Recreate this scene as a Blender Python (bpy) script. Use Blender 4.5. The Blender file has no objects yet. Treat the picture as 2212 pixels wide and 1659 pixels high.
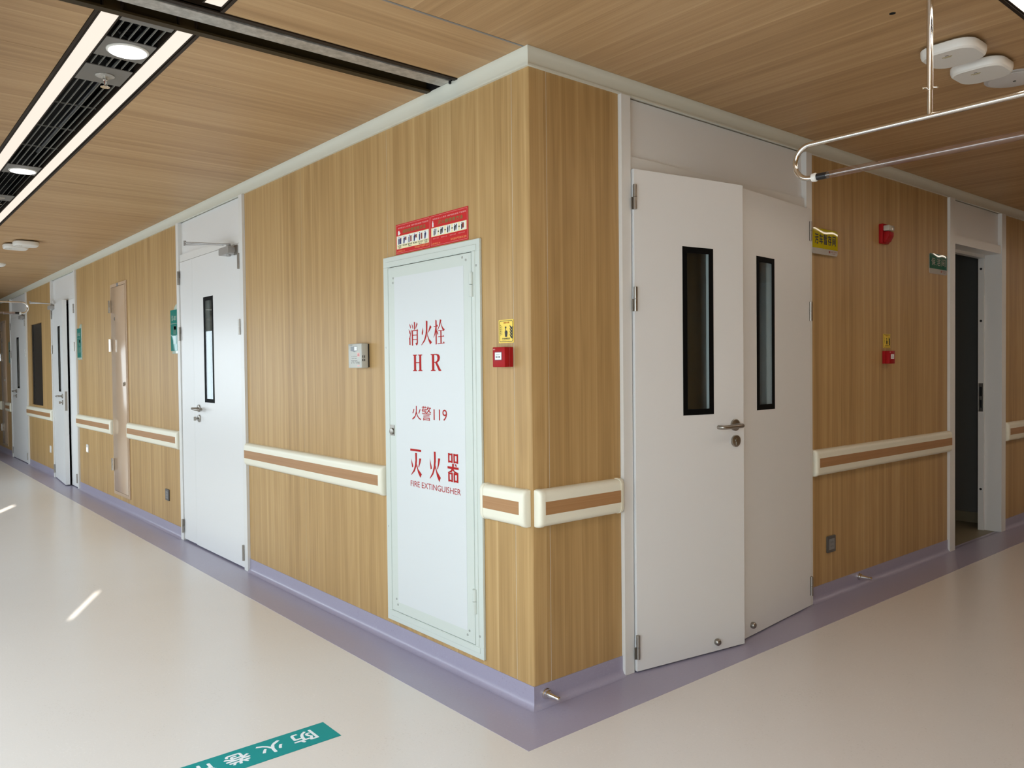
import bpy, bmesh, math, random
from mathutils import Vector, Matrix
R = math.radians
PI = math.pi
random.seed(7)
scene = bpy.context.scene
COL = scene.collection

# ------------------------------------------------------------------ camera
cam_d = bpy.data.cameras.new('camera')
cam = bpy.data.objects.new('camera', cam_d)
COL.objects.link(cam)
scene.camera = cam
CF = Vector((-0.76562209, 0.64295248, -0.0208548))
CU = Vector((-0.0091278, 0.02155779, 0.99972593))
CR = CF.cross(CU).normalized()
M = Matrix((CR, CU, -CF)).transposed().to_4x4()
M.translation = Vector((2.25211, -1.98600, 1.30))
cam.matrix_world = M
cam_d.sensor_fit = 'HORIZONTAL'
cam_d.sensor_width = 36.0
cam_d.lens = 1717.3 / 2212.0 * 36.0
cam_d.clip_start = 0.02
cam_d.clip_end = 100

# ------------------------------------------------------------------ world, sun, daylight through the windows, exposure
world = bpy.data.worlds.new('world')
scene.world = world
world.use_nodes = True
bg = world.node_tree.nodes['Background']
bg.inputs[0].default_value = (0.62, 0.76, 1.0, 1)
bg.inputs[1].default_value = 0.6

sun_d = bpy.data.lights.new('sun', 'SUN')
sun_d.energy = 9.0
sun_d.angle = R(0.5)
sun_d.color = (1.0, 0.95, 0.86)
sun = bpy.data.objects.new('sun', sun_d)
COL.objects.link(sun)
SUN_EL = R(20)
SUN_DIR = Vector((-0.894 * math.cos(SUN_EL), 0.447 * math.cos(SUN_EL), -math.sin(SUN_EL)))
sun.rotation_euler = SUN_DIR.to_track_quat('-Z', 'Y').to_euler()


def area(name, loc, rot, sx, sy, power, col, spread=180):
    d = bpy.data.lights.new(name, 'AREA')
    d.shape = 'RECTANGLE'
    d.size = sx
    d.size_y = sy
    d.energy = power
    d.color = col
    d.spread = R(spread)
    o = bpy.data.objects.new(name, d)
    o.location = loc
    o.rotation_euler = rot
    COL.objects.link(o)
    return o


DAY = (0.78, 0.91, 1.0)
# one lamp before each group of window blinds in the wall opposite, facing +Y
area('daylight', (-7.10, -2.33, 1.25), (R(60), 0, 0), 7.6, 1.4, 52, DAY)
area('daylight', (-1.20, -2.33, 1.25), (R(60), 0, 0), 3.4, 1.4, 24, DAY)
area('daylight', (1.94, -2.33, 1.25), (R(60), 0, 0), 2.5, 1.4, 35, DAY)

scene.view_settings.view_transform = 'Standard'
scene.view_settings.look = 'None'
scene.view_settings.exposure = 1.0
scene.view_settings.gamma = 1.0
scene.view_settings.use_curve_mapping = False


# ------------------------------------------------------------------ materials
def principled(name, col, rough=0.5, metal=0.0, spec=0.5, emit=None, estr=0.0, coat=0.0):
    m = bpy.data.materials.new(name)
    m.use_nodes = True
    b = m.node_tree.nodes['Principled BSDF']
    b.inputs['Base Color'].default_value = (*col, 1)
    b.inputs['Roughness'].default_value = rough
    b.inputs['Metallic'].default_value = metal
    b.inputs['Specular IOR Level'].default_value = spec
    b.inputs['Coat Weight'].default_value = coat
    if emit:
        b.inputs['Emission Color'].default_value = (*emit, 1)
        b.inputs['Emission Strength'].default_value = estr
    return m


class NT:
    def __init__(s, m):
        s.t = m.node_tree
        s.n = s.t.nodes
        s.b = s.n['Principled BSDF']

    def add(s, typ, **kw):
        n = s.n.new(typ)
        for k, v in kw.items():
            setattr(n, k, v)
        return n

    def link(s, a, b):
        s.t.links.new(a, b)

    def math(s, op, a, b=None, c=None):
        n = s.n.new('ShaderNodeMath')
        n.operation = op
        for i, x in enumerate((a, b, c)):
            if x is None:
                continue
            if isinstance(x, (int, float)):
                n.inputs[i].default_value = x
            else:
                s.link(x, n.inputs[i])
        return n.outputs[0]

    def comb(s, x, y, z=0.0):
        n = s.n.new('ShaderNodeCombineXYZ')
        for i, q in enumerate((x, y, z)):
            if isinstance(q, (int, float)):
                n.inputs[i].default_value = q
            else:
                s.link(q, n.inputs[i])
        return n.outputs[0]

    def noise(s, vec, scale=1.0, detail=2.0, rough=0.5, dist=0.0):
        n = s.n.new('ShaderNodeTexNoise')
        n.inputs['Scale'].default_value = scale
        n.inputs['Detail'].default_value = detail
        n.inputs['Roughness'].default_value = rough
        n.inputs['Distortion'].default_value = dist
        s.link(vec, n.inputs['Vector'])
        return n.outputs[0]

    def white(s, w):
        n = s.n.new('ShaderNodeTexWhiteNoise')
        n.noise_dimensions = '1D'
        s.link(w, n.inputs['W'])
        return n.outputs[0]

    def ramp(s, fac, stops):
        n = s.n.new('ShaderNodeValToRGB')
        e = n.color_ramp.elements
        while len(e) < len(stops):
            e.new(0.5)
        for q, (p, c) in zip(e, stops):
            q.position = p
            q.color = (*c, 1)
        s.link(fac, n.inputs[0])
        return n.outputs[0]

    def bump(s, h, strength=0.1, dist=0.01):
        n = s.n.new('ShaderNodeBump')
        n.inputs['Strength'].default_value = strength
        n.inputs['Distance'].default_value = dist
        s.link(h, n.inputs['Height'])
        s.link(n.outputs[0], s.b.inputs['Normal'])


def wood(name, along, across, tones, strip=0.1, fine=1.0, rough=0.42, spec=0.25, seed=0.0):
    """printed oak laminate: strips of slightly different tone, cathedral rings and fine streaks, all running along one axis"""
    m = principled(name, (0.5, 0.35, 0.2), rough, 0, spec)
    t = NT(m)
    tc = t.add('ShaderNodeTexCoord')
    sp = t.add('ShaderNodeSeparateXYZ')
    t.link(tc.outputs['Object'], sp.inputs[0])
    ax = {'X': 0, 'Y': 1, 'Z': 2}
    L = sp.outputs[ax[along]]
    if across == 'XY':
        A = t.math('ADD', sp.outputs[0], sp.outputs[1])
    else:
        A = sp.outputs[ax[across]]
    A = t.math('ADD', A, 31.7 + seed)
    warp = t.noise(t.comb(t.math('MULTIPLY', A, 1.3), t.math('MULTIPLY', L, 0.35)), 1.0, 1.0)
    Aw = t.math('ADD', A, t.math('MULTIPLY', t.math('SUBTRACT', warp, 0.5), 0.05))
    q = t.math('DIVIDE', Aw, strip)
    fl = t.math('FLOOR', q)
    fr = t.math('SUBTRACT', q, fl)
    t1 = t.math('SUBTRACT', t.white(fl), 0.5)
    q2 = t.math('DIVIDE', t.math('ADD', A, 0.031), strip * 0.43)
    t2 = t.math('SUBTRACT', t.white(t.math('ADD', t.math('FLOOR', q2), 57.3)), 0.5)
    rings = t.noise(t.comb(t.math('MULTIPLY', A, 7.0), t.math('MULTIPLY', L, 0.55), fl), 1.0, 2.0, 0.45)
    t3 = t.math('SINE', t.math('MULTIPLY', rings, 58.0))
    fs = t.math('SUBTRACT', t.noise(t.comb(t.math('MULTIPLY', A, 210.0 * fine), t.math('MULTIPLY', L, 1.6)), 1.0, 3.0, 0.65), 0.5)
    ms = t.math('SUBTRACT', t.noise(t.comb(t.math('MULTIPLY', A, 32.0 * fine), t.math('MULTIPLY', L, 0.5)), 1.0, 2.0, 0.5), 0.5)
    edge = t.math('MULTIPLY', t.math('POWER', fr, 9.0), 0.20)
    v = t.math('ADD', 0.47, t.math('MULTIPLY', t1, 0.16))
    v = t.math('ADD', v, t.math('MULTIPLY', t2, 0.07))
    v = t.math('ADD', v, t.math('MULTIPLY', t3, 0.034))
    v = t.math('ADD', v, t.math('MULTIPLY', fs, 0.46))
    v = t.math('ADD', v, t.math('MULTIPLY', ms, 0.44))
    v = t.math('ADD', v, edge)
    c = t.ramp(v, [(0.12, tones[0]), (0.5, tones[1]), (0.9, tones[2])])
    t.link(c, t.b.inputs['Base Color'])
    return m


W_TONES = ((0.285, 0.162, 0.058), (0.455, 0.285, 0.117), (0.605, 0.410, 0.195))
C_TONES = ((0.300, 0.172, 0.076), (0.450, 0.280, 0.136), (0.590, 0.395, 0.212))
m_wall = wood('oak_laminate_vertical', 'Z', 'XY', W_TONES, 0.094)
m_ceil_y = wood('oak_ceiling_board', 'Y', 'X', C_TONES, 0.105, 1.0, 0.5, 0.35)
m_ceil_x = wood('oak_ceiling_board_cross', 'X', 'Y', C_TONES, 0.105, 1.0, 0.5, 0.35, 4.3)
m_rail_wood = wood('rail_wood_inlay', 'X', 'Z', ((0.30, 0.145, 0.052), (0.385, 0.200, 0.083), (0.45, 0.25, 0.115)), 0.03, 1.3, 0.45, 0.4)


def vinyl(name, base, dark, light, rough):
    m = principled(name, base, rough, 0, 0.5)
    t = NT(m)
    tc = t.add('ShaderNodeTexCoord')
    o = tc.outputs['Object']
    a = t.noise(o, 4.0, 3.0)
    s1 = t.noise(o, 95.0, 2.0, 0.6)
    s2 = t.noise(o, 210.0, 1.0, 0.5)
    v = t.math('ADD', t.math('MULTIPLY', a, 0.25), t.math('MULTIPLY', s1, 0.45))
    v = t.math('ADD', v, t.math('MULTIPLY', s2, 0.30))
    c = t.ramp(v, [(0.30, dark), (0.42, base), (0.56, base), (0.70, light)])
    t.link(c, t.b.inputs['Base Color'])
    return m


m_floor = vinyl('beige_vinyl', (0.69, 0.645, 0.605), (0.57, 0.52, 0.47), (0.75, 0.71, 0.67), 0.24)
m_lav = vinyl('lavender_vinyl', (0.335, 0.305, 0.395), (0.265, 0.235, 0.315), (0.375, 0.35, 0.44), 0.30)
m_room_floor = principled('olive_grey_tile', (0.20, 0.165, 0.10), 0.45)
m_white = principled('white_lacquer', (0.76, 0.755, 0.74), 0.30, 0, 0.5)
m_frame = principled('white_frame_lacquer', (0.74, 0.73, 0.70), 0.32, 0, 0.5)
m_crown = principled('pale_grey_aluminium_trim', (0.66, 0.655, 0.56), 0.38, 0, 0.4)
m_joint = principled('pale_joint', (0.62, 0.55, 0.44), 0.6)
m_plaster = principled('white_plaster', (0.66, 0.66, 0.64), 0.7)
m_storewall = principled('shade_darkened_store_wall', (0.115, 0.108, 0.095), 0.6)  # darkness of the unlit store room put into the wall colour
m_dark_plenum = principled('black_plenum', (0.012, 0.011, 0.010), 0.9, 0, 0.1)
m_cab = principled('pale_green_grey_steel', (0.60, 0.64, 0.585), 0.36, 0, 0.35)
m_cabdoor = principled('white_cabinet_sheet', (0.66, 0.68, 0.675), 0.40, 0, 0.3)
m_rivet = principled('dull_zinc', (0.42, 0.43, 0.40), 0.45, 0.4)
m_red = principled('red_print', (0.40, 0.016, 0.014), 0.5, 0, 0.08)
m_redplastic = principled('red_plastic', (0.36, 0.011, 0.013), 0.4, 0, 0.12)
m_posterred = principled('poster_red', (0.57, 0.030, 0.030), 0.55, 0, 0.1)
m_cream = principled('cream_vinyl_rail', (0.80, 0.765, 0.625), 0.40)
m_steel = principled('brushed_steel', (0.36, 0.335, 0.30), 0.34, 1.0)
m_chrome = principled('polished_steel', (0.78, 0.76, 0.72), 0.12, 1.0)
m_black = principled('black_plastic', (0.010, 0.010, 0.011), 0.35)
m_blackframe = principled('black_printed_border', (0.005, 0.005, 0.005), 0.5, 0, 0.03)
m_gap = principled('dark_gap', (0.02, 0.02, 0.02), 0.9, 0, 0.0)
m_grey = principled('grey_plastic', (0.20, 0.195, 0.19), 0.45)
m_darkgrey = principled('dark_grey_plate', (0.085, 0.08, 0.076), 0.4)
m_whiteplastic = principled('white_plastic', (0.76, 0.74, 0.69), 0.35)
m_dev = principled('beige_grey_plastic', (0.50, 0.50, 0.45), 0.4)
m_yellow = principled('yellow_print', (0.85, 0.60, 0.055), 0.35)
m_blackprint = principled('black_print', (0.012, 0.010, 0.010), 0.5)
m_teal = principled('teal_print', (0.010, 0.265, 0.26), 0.5, 0, 0.12)
m_tealtext = principled('white_print', (0.78, 0.82, 0.84), 0.5)
m_green_print = principled('green_print', (0.020, 0.22, 0.045), 0.5)
m_paleyellow = principled('pale_yellow_print', (0.85, 0.77, 0.47), 0.4)
m_paper = principled('white_paper_print', (0.82, 0.82, 0.80), 0.45)
m_orange = principled('orange_print', (0.85, 0.33, 0.10), 0.5)
m_navy = principled('navy_print', (0.020, 0.022, 0.10), 0.5)
m_brownred = principled('brown_red_print', (0.26, 0.045, 0.025), 0.5)
m_pink = principled('pink_print', (0.80, 0.45, 0.42), 0.5)
m_galv = principled('galvanised_steel', (0.50, 0.48, 0.44), 0.42, 0.55)
m_slot = principled('dark_brown_metal', (0.022, 0.014, 0.009), 0.5, 0, 0.15)
m_slotlip = principled('dark_bronze_lip', (0.040, 0.026, 0.010), 0.5, 0, 0.15)
m_slat = principled('grey_slat', (0.16, 0.155, 0.135), 0.5)
m_plate = principled('grey_ceiling_plate', (0.155, 0.145, 0.130), 0.45)
m_hatch = principled('tan_glossy_laminate', (0.54, 0.385, 0.26), 0.16, 0, 0.6)
m_diff = principled('strip_light_diffuser', (0.25, 0.25, 0.25), 0.6, 0, 0.0, (1.0, 0.86, 0.72), 0.43)
m_diff_r = principled('bright_strip_light_diffuser', (0.25, 0.25, 0.25), 0.6, 0, 0.0, (1.0, 0.86, 0.72), 4.6)
m_down = principled('downlight_lens', (0.9, 0.9, 0.9), 0.5, 0, 0.2, (1.0, 0.98, 1.0), 3.0)
m_glow = principled('warm_lens', (0.8, 0.8, 0.7), 0.4, 0, 0.3, (1.0, 0.88, 0.62), 0.9)
m_blind = principled('white_blind', (0.75, 0.77, 0.80), 0.8)
m_lens = principled('clear_strobe_lens', (0.50, 0.46, 0.38), 0.15, 0, 0.7)

# galvanised mottling
_t = NT(m_galv)
_tc = _t.add('ShaderNodeTexCoord')
_n = _t.noise(_tc.outputs['Object'], 26.0, 4.0, 0.7)
_t.link(_t.ramp(_n, [(0.3, (0.30, 0.285, 0.26)), (0.55, (0.47, 0.45, 0.41)), (0.75, (0.60, 0.585, 0.55))]), _t.b.inputs['Base Color'])


def glossy_sign(name, col, wav=0.0, rough=0.04):
    m = principled(name, col, rough, 0, 0.6)
    if wav:
        t = NT(m)
        tc = t.add('ShaderNodeTexCoord')
        t.bump(t.noise(tc.outputs['Object'], 6.0, 0.0), wav, 0.02)
    return m


m_signgreen = glossy_sign('green_acrylic', (0.025, 0.225, 0.185), 0.15)
m_signpale = glossy_sign('pale_green_acrylic', (0.52, 0.60, 0.50), 0.15)
m_signyellow = glossy_sign('yellow_acrylic', (0.50, 0.40, 0.008), 0.15)
m_signgrey = glossy_sign('pale_grey_acrylic', (0.50, 0.47, 0.42), 0.2)
m_signteal = glossy_sign('dark_green_acrylic', (0.014, 0.125, 0.085), 0.15)


def glass(name, tint=(0.90, 0.94, 0.94), refl=0.045):
    m = bpy.data.materials.new(name)
    m.use_nodes = True
    nt = m.node_tree
    nt.nodes.clear()
    o = nt.nodes.new('ShaderNodeOutputMaterial')
    mix = nt.nodes.new('ShaderNodeMixShader')
    tr = nt.nodes.new('ShaderNodeBsdfTransparent')
    gl = nt.nodes.new('ShaderNodeBsdfGlossy')
    lw = nt.nodes.new('ShaderNodeLayerWeight')
    lw.inputs[0].default_value = 0.5
    pw = nt.nodes.new('ShaderNodeMath')
    pw.operation = 'POWER'
    pw.inputs[1].default_value = 4.0
    nt.links.new(lw.outputs['Facing'], pw.inputs[0])
    ma = nt.nodes.new('ShaderNodeMath')
    ma.operation = 'MULTIPLY_ADD'
    ma.inputs[1].default_value = 0.8
    ma.inputs[2].default_value = refl
    nt.links.new(pw.outputs[0], ma.inputs[0])
    tr.inputs[0].default_value = (*tint, 1)
    gl.inputs['Roughness'].default_value = 0.02
    gl.inputs['Color'].default_value = (0.9, 0.9, 0.9, 1)
    nt.links.new(ma.outputs[0], mix.inputs[0])
    nt.links.new(tr.outputs[0], mix.inputs[1])
    nt.links.new(gl.outputs[0], mix.inputs[2])
    nt.links.new(mix.outputs[0], o.inputs[0])
    return m


m_glass = glass('pane_glass')
m_winglass = glass('brown_tinted_glass', (0.45, 0.38, 0.30), 0.05)
m_acryl = glass('clear_acrylic', (0.86, 0.76, 0.72), 0.13)


# ------------------------------------------------------------------ mesh helpers
class MB:
    def __init__(s):
        s.v = []
        s.f = []

    def add(s, vs, fs):
        b = len(s.v)
        s.v += [tuple(p) for p in vs]
        s.f += [tuple(b + i for i in f) for f in fs]
        return s

    def box(s, x0, x1, y0, y1, z0, z1):
        vs = [(x, y, z) for x in (x0, x1) for y in (y0, y1) for z in (z0, z1)]
        return s.add(vs, [(0, 1, 3, 2), (4, 6, 7, 5), (0, 4, 5, 1), (2, 3, 7, 6), (0, 2, 6, 4), (1, 5, 7, 3)])

    def prism(s, poly, y0, y1, mp=None):
        """polygon in (x,z) pushed along y; mp maps (u,w,d) to xyz"""
        mp = mp or (lambda u, w, d: (u, d, w))
        n = len(poly)
        vs = [mp(u, w, y0) for u, w in poly] + [mp(u, w, y1) for u, w in poly]
        fs = [tuple(range(n)), tuple(range(2 * n - 1, n - 1, -1))]
        fs += [(i, (i + 1) % n, n + (i + 1) % n, n + i) for i in range(n)]
        return s.add(vs, fs)

    def rrect(s, x0, x1, z0, z1, r, y0, y1, n=6):
        return s.prism(rrect(x0, x1, z0, z1, r, n), y0, y1)

    def lathe(s, o, d, prof, n=20):
        """prof: (distance along d, radius)"""
        o = Vector(o)
        d = Vector(d).normalized()
        a = d.orthogonal().normalized()
        b = d.cross(a)
        vs = []
        for t, r in prof:
            for k in range(n):
                th = 2 * PI * k / n
                vs.append(o + d * t + (a * math.cos(th) + b * math.sin(th)) * r)
        fs = []
        for i in range(len(prof) - 1):
            for k in range(n):
                k2 = (k + 1) % n
                fs.append((i * n + k, i * n + k2, (i + 1) * n + k2, (i + 1) * n + k))
        fs.append(tuple(range(n - 1, -1, -1)))
        fs.append(tuple((len(prof) - 1) * n + k for k in range(n)))
        return s.add(vs, fs)

    def cyl(s, a, b, r, n=16):
        a = Vector(a)
        b = Vector(b)
        return s.lathe(a, b - a, [(0, r), ((b - a).length, r)], n)

    def tube(s, pts, r, n=12):
        pts = [Vector(p) for p in pts]
        m = len(pts)
        vs = []
        ref = None
        for i, p in enumerate(pts):
            d = (pts[min(i + 1, m - 1)] - pts[max(i - 1, 0)]).normalized()
            if ref is None:
                ref = d.orthogonal().normalized()
            a = (ref - d * ref.dot(d)).normalized()
            ref = a
            b = d.cross(a)
            for k in range(n):
                th = 2 * PI * k / n
                vs.append(p + (a * math.cos(th) + b * math.sin(th)) * r)
        fs = [(i * n + k, i * n + (k + 1) % n, (i + 1) * n + (k + 1) % n, (i + 1) * n + k) for i in range(m - 1) for k in range(n)]
        fs.append(tuple(range(n - 1, -1, -1)))
        fs.append(tuple((m - 1) * n + k for k in range(n)))
        return s.add(vs, fs)

    def mesh(s, name, mat, bevel=0.0, seg=2, smooth=35):
        me = bpy.data.meshes.new(name)
        me.from_pydata(s.v, [], s.f)
        bm = bmesh.new()
        bm.from_mesh(me)
        bmesh.ops.recalc_face_normals(bm, faces=bm.faces)
        if bevel:
            es = [e for e in bm.edges if len(e.link_faces) == 2 and e.calc_face_angle(0) > R(40)]
            bmesh.ops.bevel(bm, geom=es, offset=bevel, segments=seg, affect='EDGES', profile=0.5, clamp_overlap=True)
        bm.to_mesh(me)
        bm.free()
        me.materials.append(mat)
        if smooth:
            for p in me.polygons:
                p.use_smooth = True
            me.set_sharp_from_angle(angle=R(smooth))
        return me

    def build(s, name, mat, parent=None, loc=(0, 0, 0), rotz=0, bevel=0.0, seg=2, smooth=35):
        return link(name, s.mesh(name, mat, bevel, seg, smooth), parent, loc, rotz)


def link(name, me, parent=None, loc=(0, 0, 0), rotz=0):
    o = bpy.data.objects.new(name, me)
    o.location = loc
    o.rotation_euler = (0, 0, rotz)
    if parent:
        o.parent = parent
    COL.objects.link(o)
    return o


def rrect(x0, x1, z0, z1, r, n=6):
    out = []
    for cx, cz, a in ((x1 - r, z1 - r, 0), (x0 + r, z1 - r, 90), (x0 + r, z0 + r, 180), (x1 - r, z0 + r, 270)):
        for k in range(n + 1):
            th = R(a + 90 * k / n)
            out.append((cx + r * math.cos(th), cz + r * math.sin(th)))
    return out


def arc3(c, u, v, r, a0, a1, n=10):
    c, u, v = Vector(c), Vector(u), Vector(v)
    return [c + (u * math.cos(R(a0 + (a1 - a0) * k / n)) + v * math.sin(R(a0 + (a1 - a0) * k / n))) * r for k in range(n + 1)]


def thing(name, label, cat, loc=(0, 0, 0), rotz=0, group=None):
    o = bpy.data.objects.new(name, None)
    o.empty_display_size = 0.05
    o.location = loc
    o.rotation_euler = (0, 0, rotz)
    COL.objects.link(o)
    return tag(o, label, cat, group)


def tag(o, label, cat, group=None):
    o['label'] = label
    o['category'] = cat
    if group:
        o['group'] = group
    return o


def struct(o, label, cat):
    o['kind'] = 'structure'
    return tag(o, label, cat)


WL = (0.0, lambda s, z=0.0: (s, 0.0, z))           # left wall: local x = +X, out of the wall = -Y
WR = (PI / 2, lambda s, z=0.0: (0.0, s, z))        # right wall: local x = +Y, out of the wall = +X


def on(wall, s, z=0.0):
    return dict(loc=wall[1](s, z), rotz=wall[0])


_tcache = {}


def glyphs(body, bold=0.0):
    """flat filled outlines of a line of type in unit box: returns verts (x,y) in 0..1 and faces and the aspect"""
    key = (body, bold)
    if key in _tcache:
        return _tcache[key]
    cu = bpy.data.curves.new('type', 'FONT')
    cu.body = body
    cu.resolution_u = 3
    cu.offset = bold
    ob = bpy.data.objects.new('type', cu)
    COL.objects.link(ob)
    dg = bpy.context.evaluated_depsgraph_get()
    dg.update()
    me = bpy.data.meshes.new_from_object(ob.evaluated_get(dg))
    vs = [(v.co.x, v.co.y) for v in me.vertices]
    fs = [tuple(p.vertices) for p in me.polygons]
    bpy.data.objects.remove(ob)
    bpy.data.curves.remove(cu)
    bpy.data.meshes.remove(me)
    xs = [v[0] for v in vs] or [0, 1]
    ys = [v[1] for v in vs] or [0, 1]
    x0, x1, y0, y1 = min(xs), max(xs), min(ys), max(ys)
    out = ([((x - x0) / (x1 - x0), (y - y0) / (y1 - y0)) for x, y in vs], fs)
    _tcache[key] = out
    return out


def put_text(mb, body, x0, x1, z0, z1, y, bold=0.0, mp=None):
    """a line of type in the box; bold = stroke thickening as a share of the box height"""
    vs, fs = glyphs(body)
    d = bold * (z1 - z0)
    for k, (dx, dz) in enumerate([(0, 0)] + ([(d, 0), (-d, 0), (0, d), (0, -d)] if bold else [])):
        yy = y - 0.00003 * k
        f = mp or (lambda u, w, q: (u, q, w))
        mb.add([f(x0 + dx + (x1 - x0) * u, z0 + dz + (z1 - z0) * w, yy) for u, w in vs], fs)
    return mb


def poly(mb, pts, y):
    mb.add([(u, y, w) for u, w in pts], [tuple(range(len(pts)))])
    return mb


def rect(mb, x0, x1, z0, z1, y):
    return poly(mb, [(x0, z0), (x1, z0), (x1, z1), (x0, z1)], y)


def ellipse(cx, cz, rx, rz, n=20):
    return [(cx + rx * math.cos(2 * PI * k / n), cz + rz * math.sin(2 * PI * k / n)) for k in range(n)]


def flat(mb, name, mat, parent):
    return mb.build(name, mat, parent, smooth=0)


# ------------------------------------------------------------------ key measures (metres)
ZB, ZT, ZC = 0.083, 2.430, 2.500        # top of skirting, underside of crown trim, ceiling
D1 = (-4.085, -2.760)
D2 = (-8.950, -7.580)
D3 = (-12.130, -10.700)
R1 = (0.495, 2.000)
R2 = (3.800, 4.840)
WIN = (-10.46, -9.63, 0.84, 1.975)
XF, YF = -16.0, 9.0

# ------------------------------------------------------------------ floor
fl = MB().box(XF, 3.4, -2.75, YF, -0.08, 0.0).build('floor', m_floor, smooth=0)
struct(fl, 'pale beige speckled vinyl floor of both corridors', 'floor')
b = MB()
b.prism([(XF, -0.24), (0.24, -0.24), (0.24, YF), (-0.005, YF), (-0.005, -0.005), (XF, -0.005)], 0.0, 0.001, lambda u, w, d: (u, w, d))
for s0, s1 in (D1, D2, D3):
    b.box(s0 + 0.03, s1 - 0.03, -0.006, 0.06, 0.0, 0.001)
for s0, s1 in (R1, R2):
    b.box(-0.06, 0.0, s0 + 0.03, s1 - 0.03, 0.0, 0.001)
flb = b.build('floor_border', m_lav, fl, smooth=0)
flb['label'] = 'lavender grey border band along the walls'

# ------------------------------------------------------------------ walls
wl = MB()
seg = [XF, D3[0], D3[1], WIN[0], WIN[1], D2[0], D2[1], D1[0], D1[1], -0.014]
wl.box(XF, D3[0], 0.014, 0.13, 0, ZC)
wl.box(D3[1], WIN[0], 0.014, 0.13, 0, ZC)
wl.box(WIN[0], WIN[1], 0.014, 0.13, 0, WIN[2])
wl.box(WIN[0], WIN[1], 0.014, 0.13, WIN[3], ZC)
wl.box(WIN[1], D2[0], 0.014, 0.13, 0, ZC)
wl.box(D2[1], D1[0], 0.014, 0.13, 0, ZC)
wl.box(D1[1], -0.014, 0.014, 0.13, 0, ZC)
for s0, s1 in (D1, D2, D3):
    wl.box(s0, s1, 0.014, 0.13, ZT + 0.002, ZC)
wl = struct(wl.build('wall_left', m_joint, smooth=0), 'wood panelled wall of the corridor running away to the left', 'wall')
wr = MB()
wr.box(0.13, R1[0], 0.014, 0.13, 0, ZC)
wr.box(R1[1], R2[0], 0.014, 0.13, 0, ZC)
wr.box(R2[1], YF, 0.014, 0.13, 0, ZC)
for s0, s1 in (R1, R2):
    wr.box(s0, s1, 0.014, 0.13, ZT + 0.002, ZC)
wr = struct(wr.build('wall_right', m_joint, None, (0, 0, 0), PI / 2, smooth=0), 'wood panelled wall with double doors on the right of the corner', 'wall')

G = 0.0015


def panel(parent, s0, s1, z0=ZB, z1=ZT):
    return MB().box(s0 + G, s1 - G, 0.0, 0.013, z0, z1).build('wall_panel', m_wall, parent, smooth=0)


for a, c in ((-1.02, -0.10), (-1.94, -1.02), (D1[1], -1.94), (-5.0, D1[0]), (-5.92, -5.0), (-6.84, -5.92), (D2[1], -6.84), (WIN[1], D2[0]),
             (D3[1], WIN[0]), (-13.05, D3[0]), (-13.97, -13.05), (-14.89, -13.97), (XF, -14.89)):
    panel(wl, a, c)
panel(wl, WIN[0], WIN[1], ZB, WIN[2])
panel(wl, WIN[0], WIN[1], WIN[3], ZT)
for a, c in ((0.09, R1[0]), (R1[1], 2.62), (2.62, R2[0]), (R2[1], 5.76), (5.76, 6.68), (6.68, 7.6), (7.6, YF)):
    panel(wr, a, c)
JT = MB().box(-0.0014, 0.0014, 0.0008, 0.013, ZB, ZT).mesh('joint_strip', m_joint, smooth=0)
for s_ in (-0.10, -1.02, -1.94, -5.0, -5.92, -6.84, -13.05, -13.97, -14.89):
    link('joint_strip', JT, wl, (s_, 0, 0))
for s_ in (0.09, 2.62, 5.76, 6.68):
    link('joint_strip', JT, wr, (s_, 0, 0))
# panel bent round the corner
rr = 0.007
cp = [(-0.10 + G, 0.0)] + [(-rr + rr * math.sin(R(a)), rr - rr * math.cos(R(a))) for a in (0, 22, 45, 67, 90)] + [(0.0, 0.09 - G), (-0.013, 0.09 - G), (-0.013, 0.013), (-0.10 + G, 0.013)]
MB().prism(cp, ZB, ZT, lambda u, w, d: (u, w, d)).build('corner_panel', m_wall, wl)

# perimeter: far ends, the wall with the windows opposite, the other side of the right corridor, rooms behind the doors
e = MB().box(XF - 0.1, XF, -2.75, 3.0, 0, 2.7)
struct(e.build('wall_end', m_plaster, smooth=0), 'plain wall closing the far end of the left corridor', 'wall')
e = MB().box(-3.2, 3.4, YF, YF + 0.1, 0, 2.7)
struct(e.build('wall_back', m_plaster, smooth=0), 'plain wall closing the far end of the right corridor', 'wall')
e = MB().box(3.3, 3.4, -2.75, YF, 0, 2.7)
struct(e.build('wall_east', m_wall, smooth=0), 'plain wall on the other side of the right corridor', 'wall')
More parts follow.
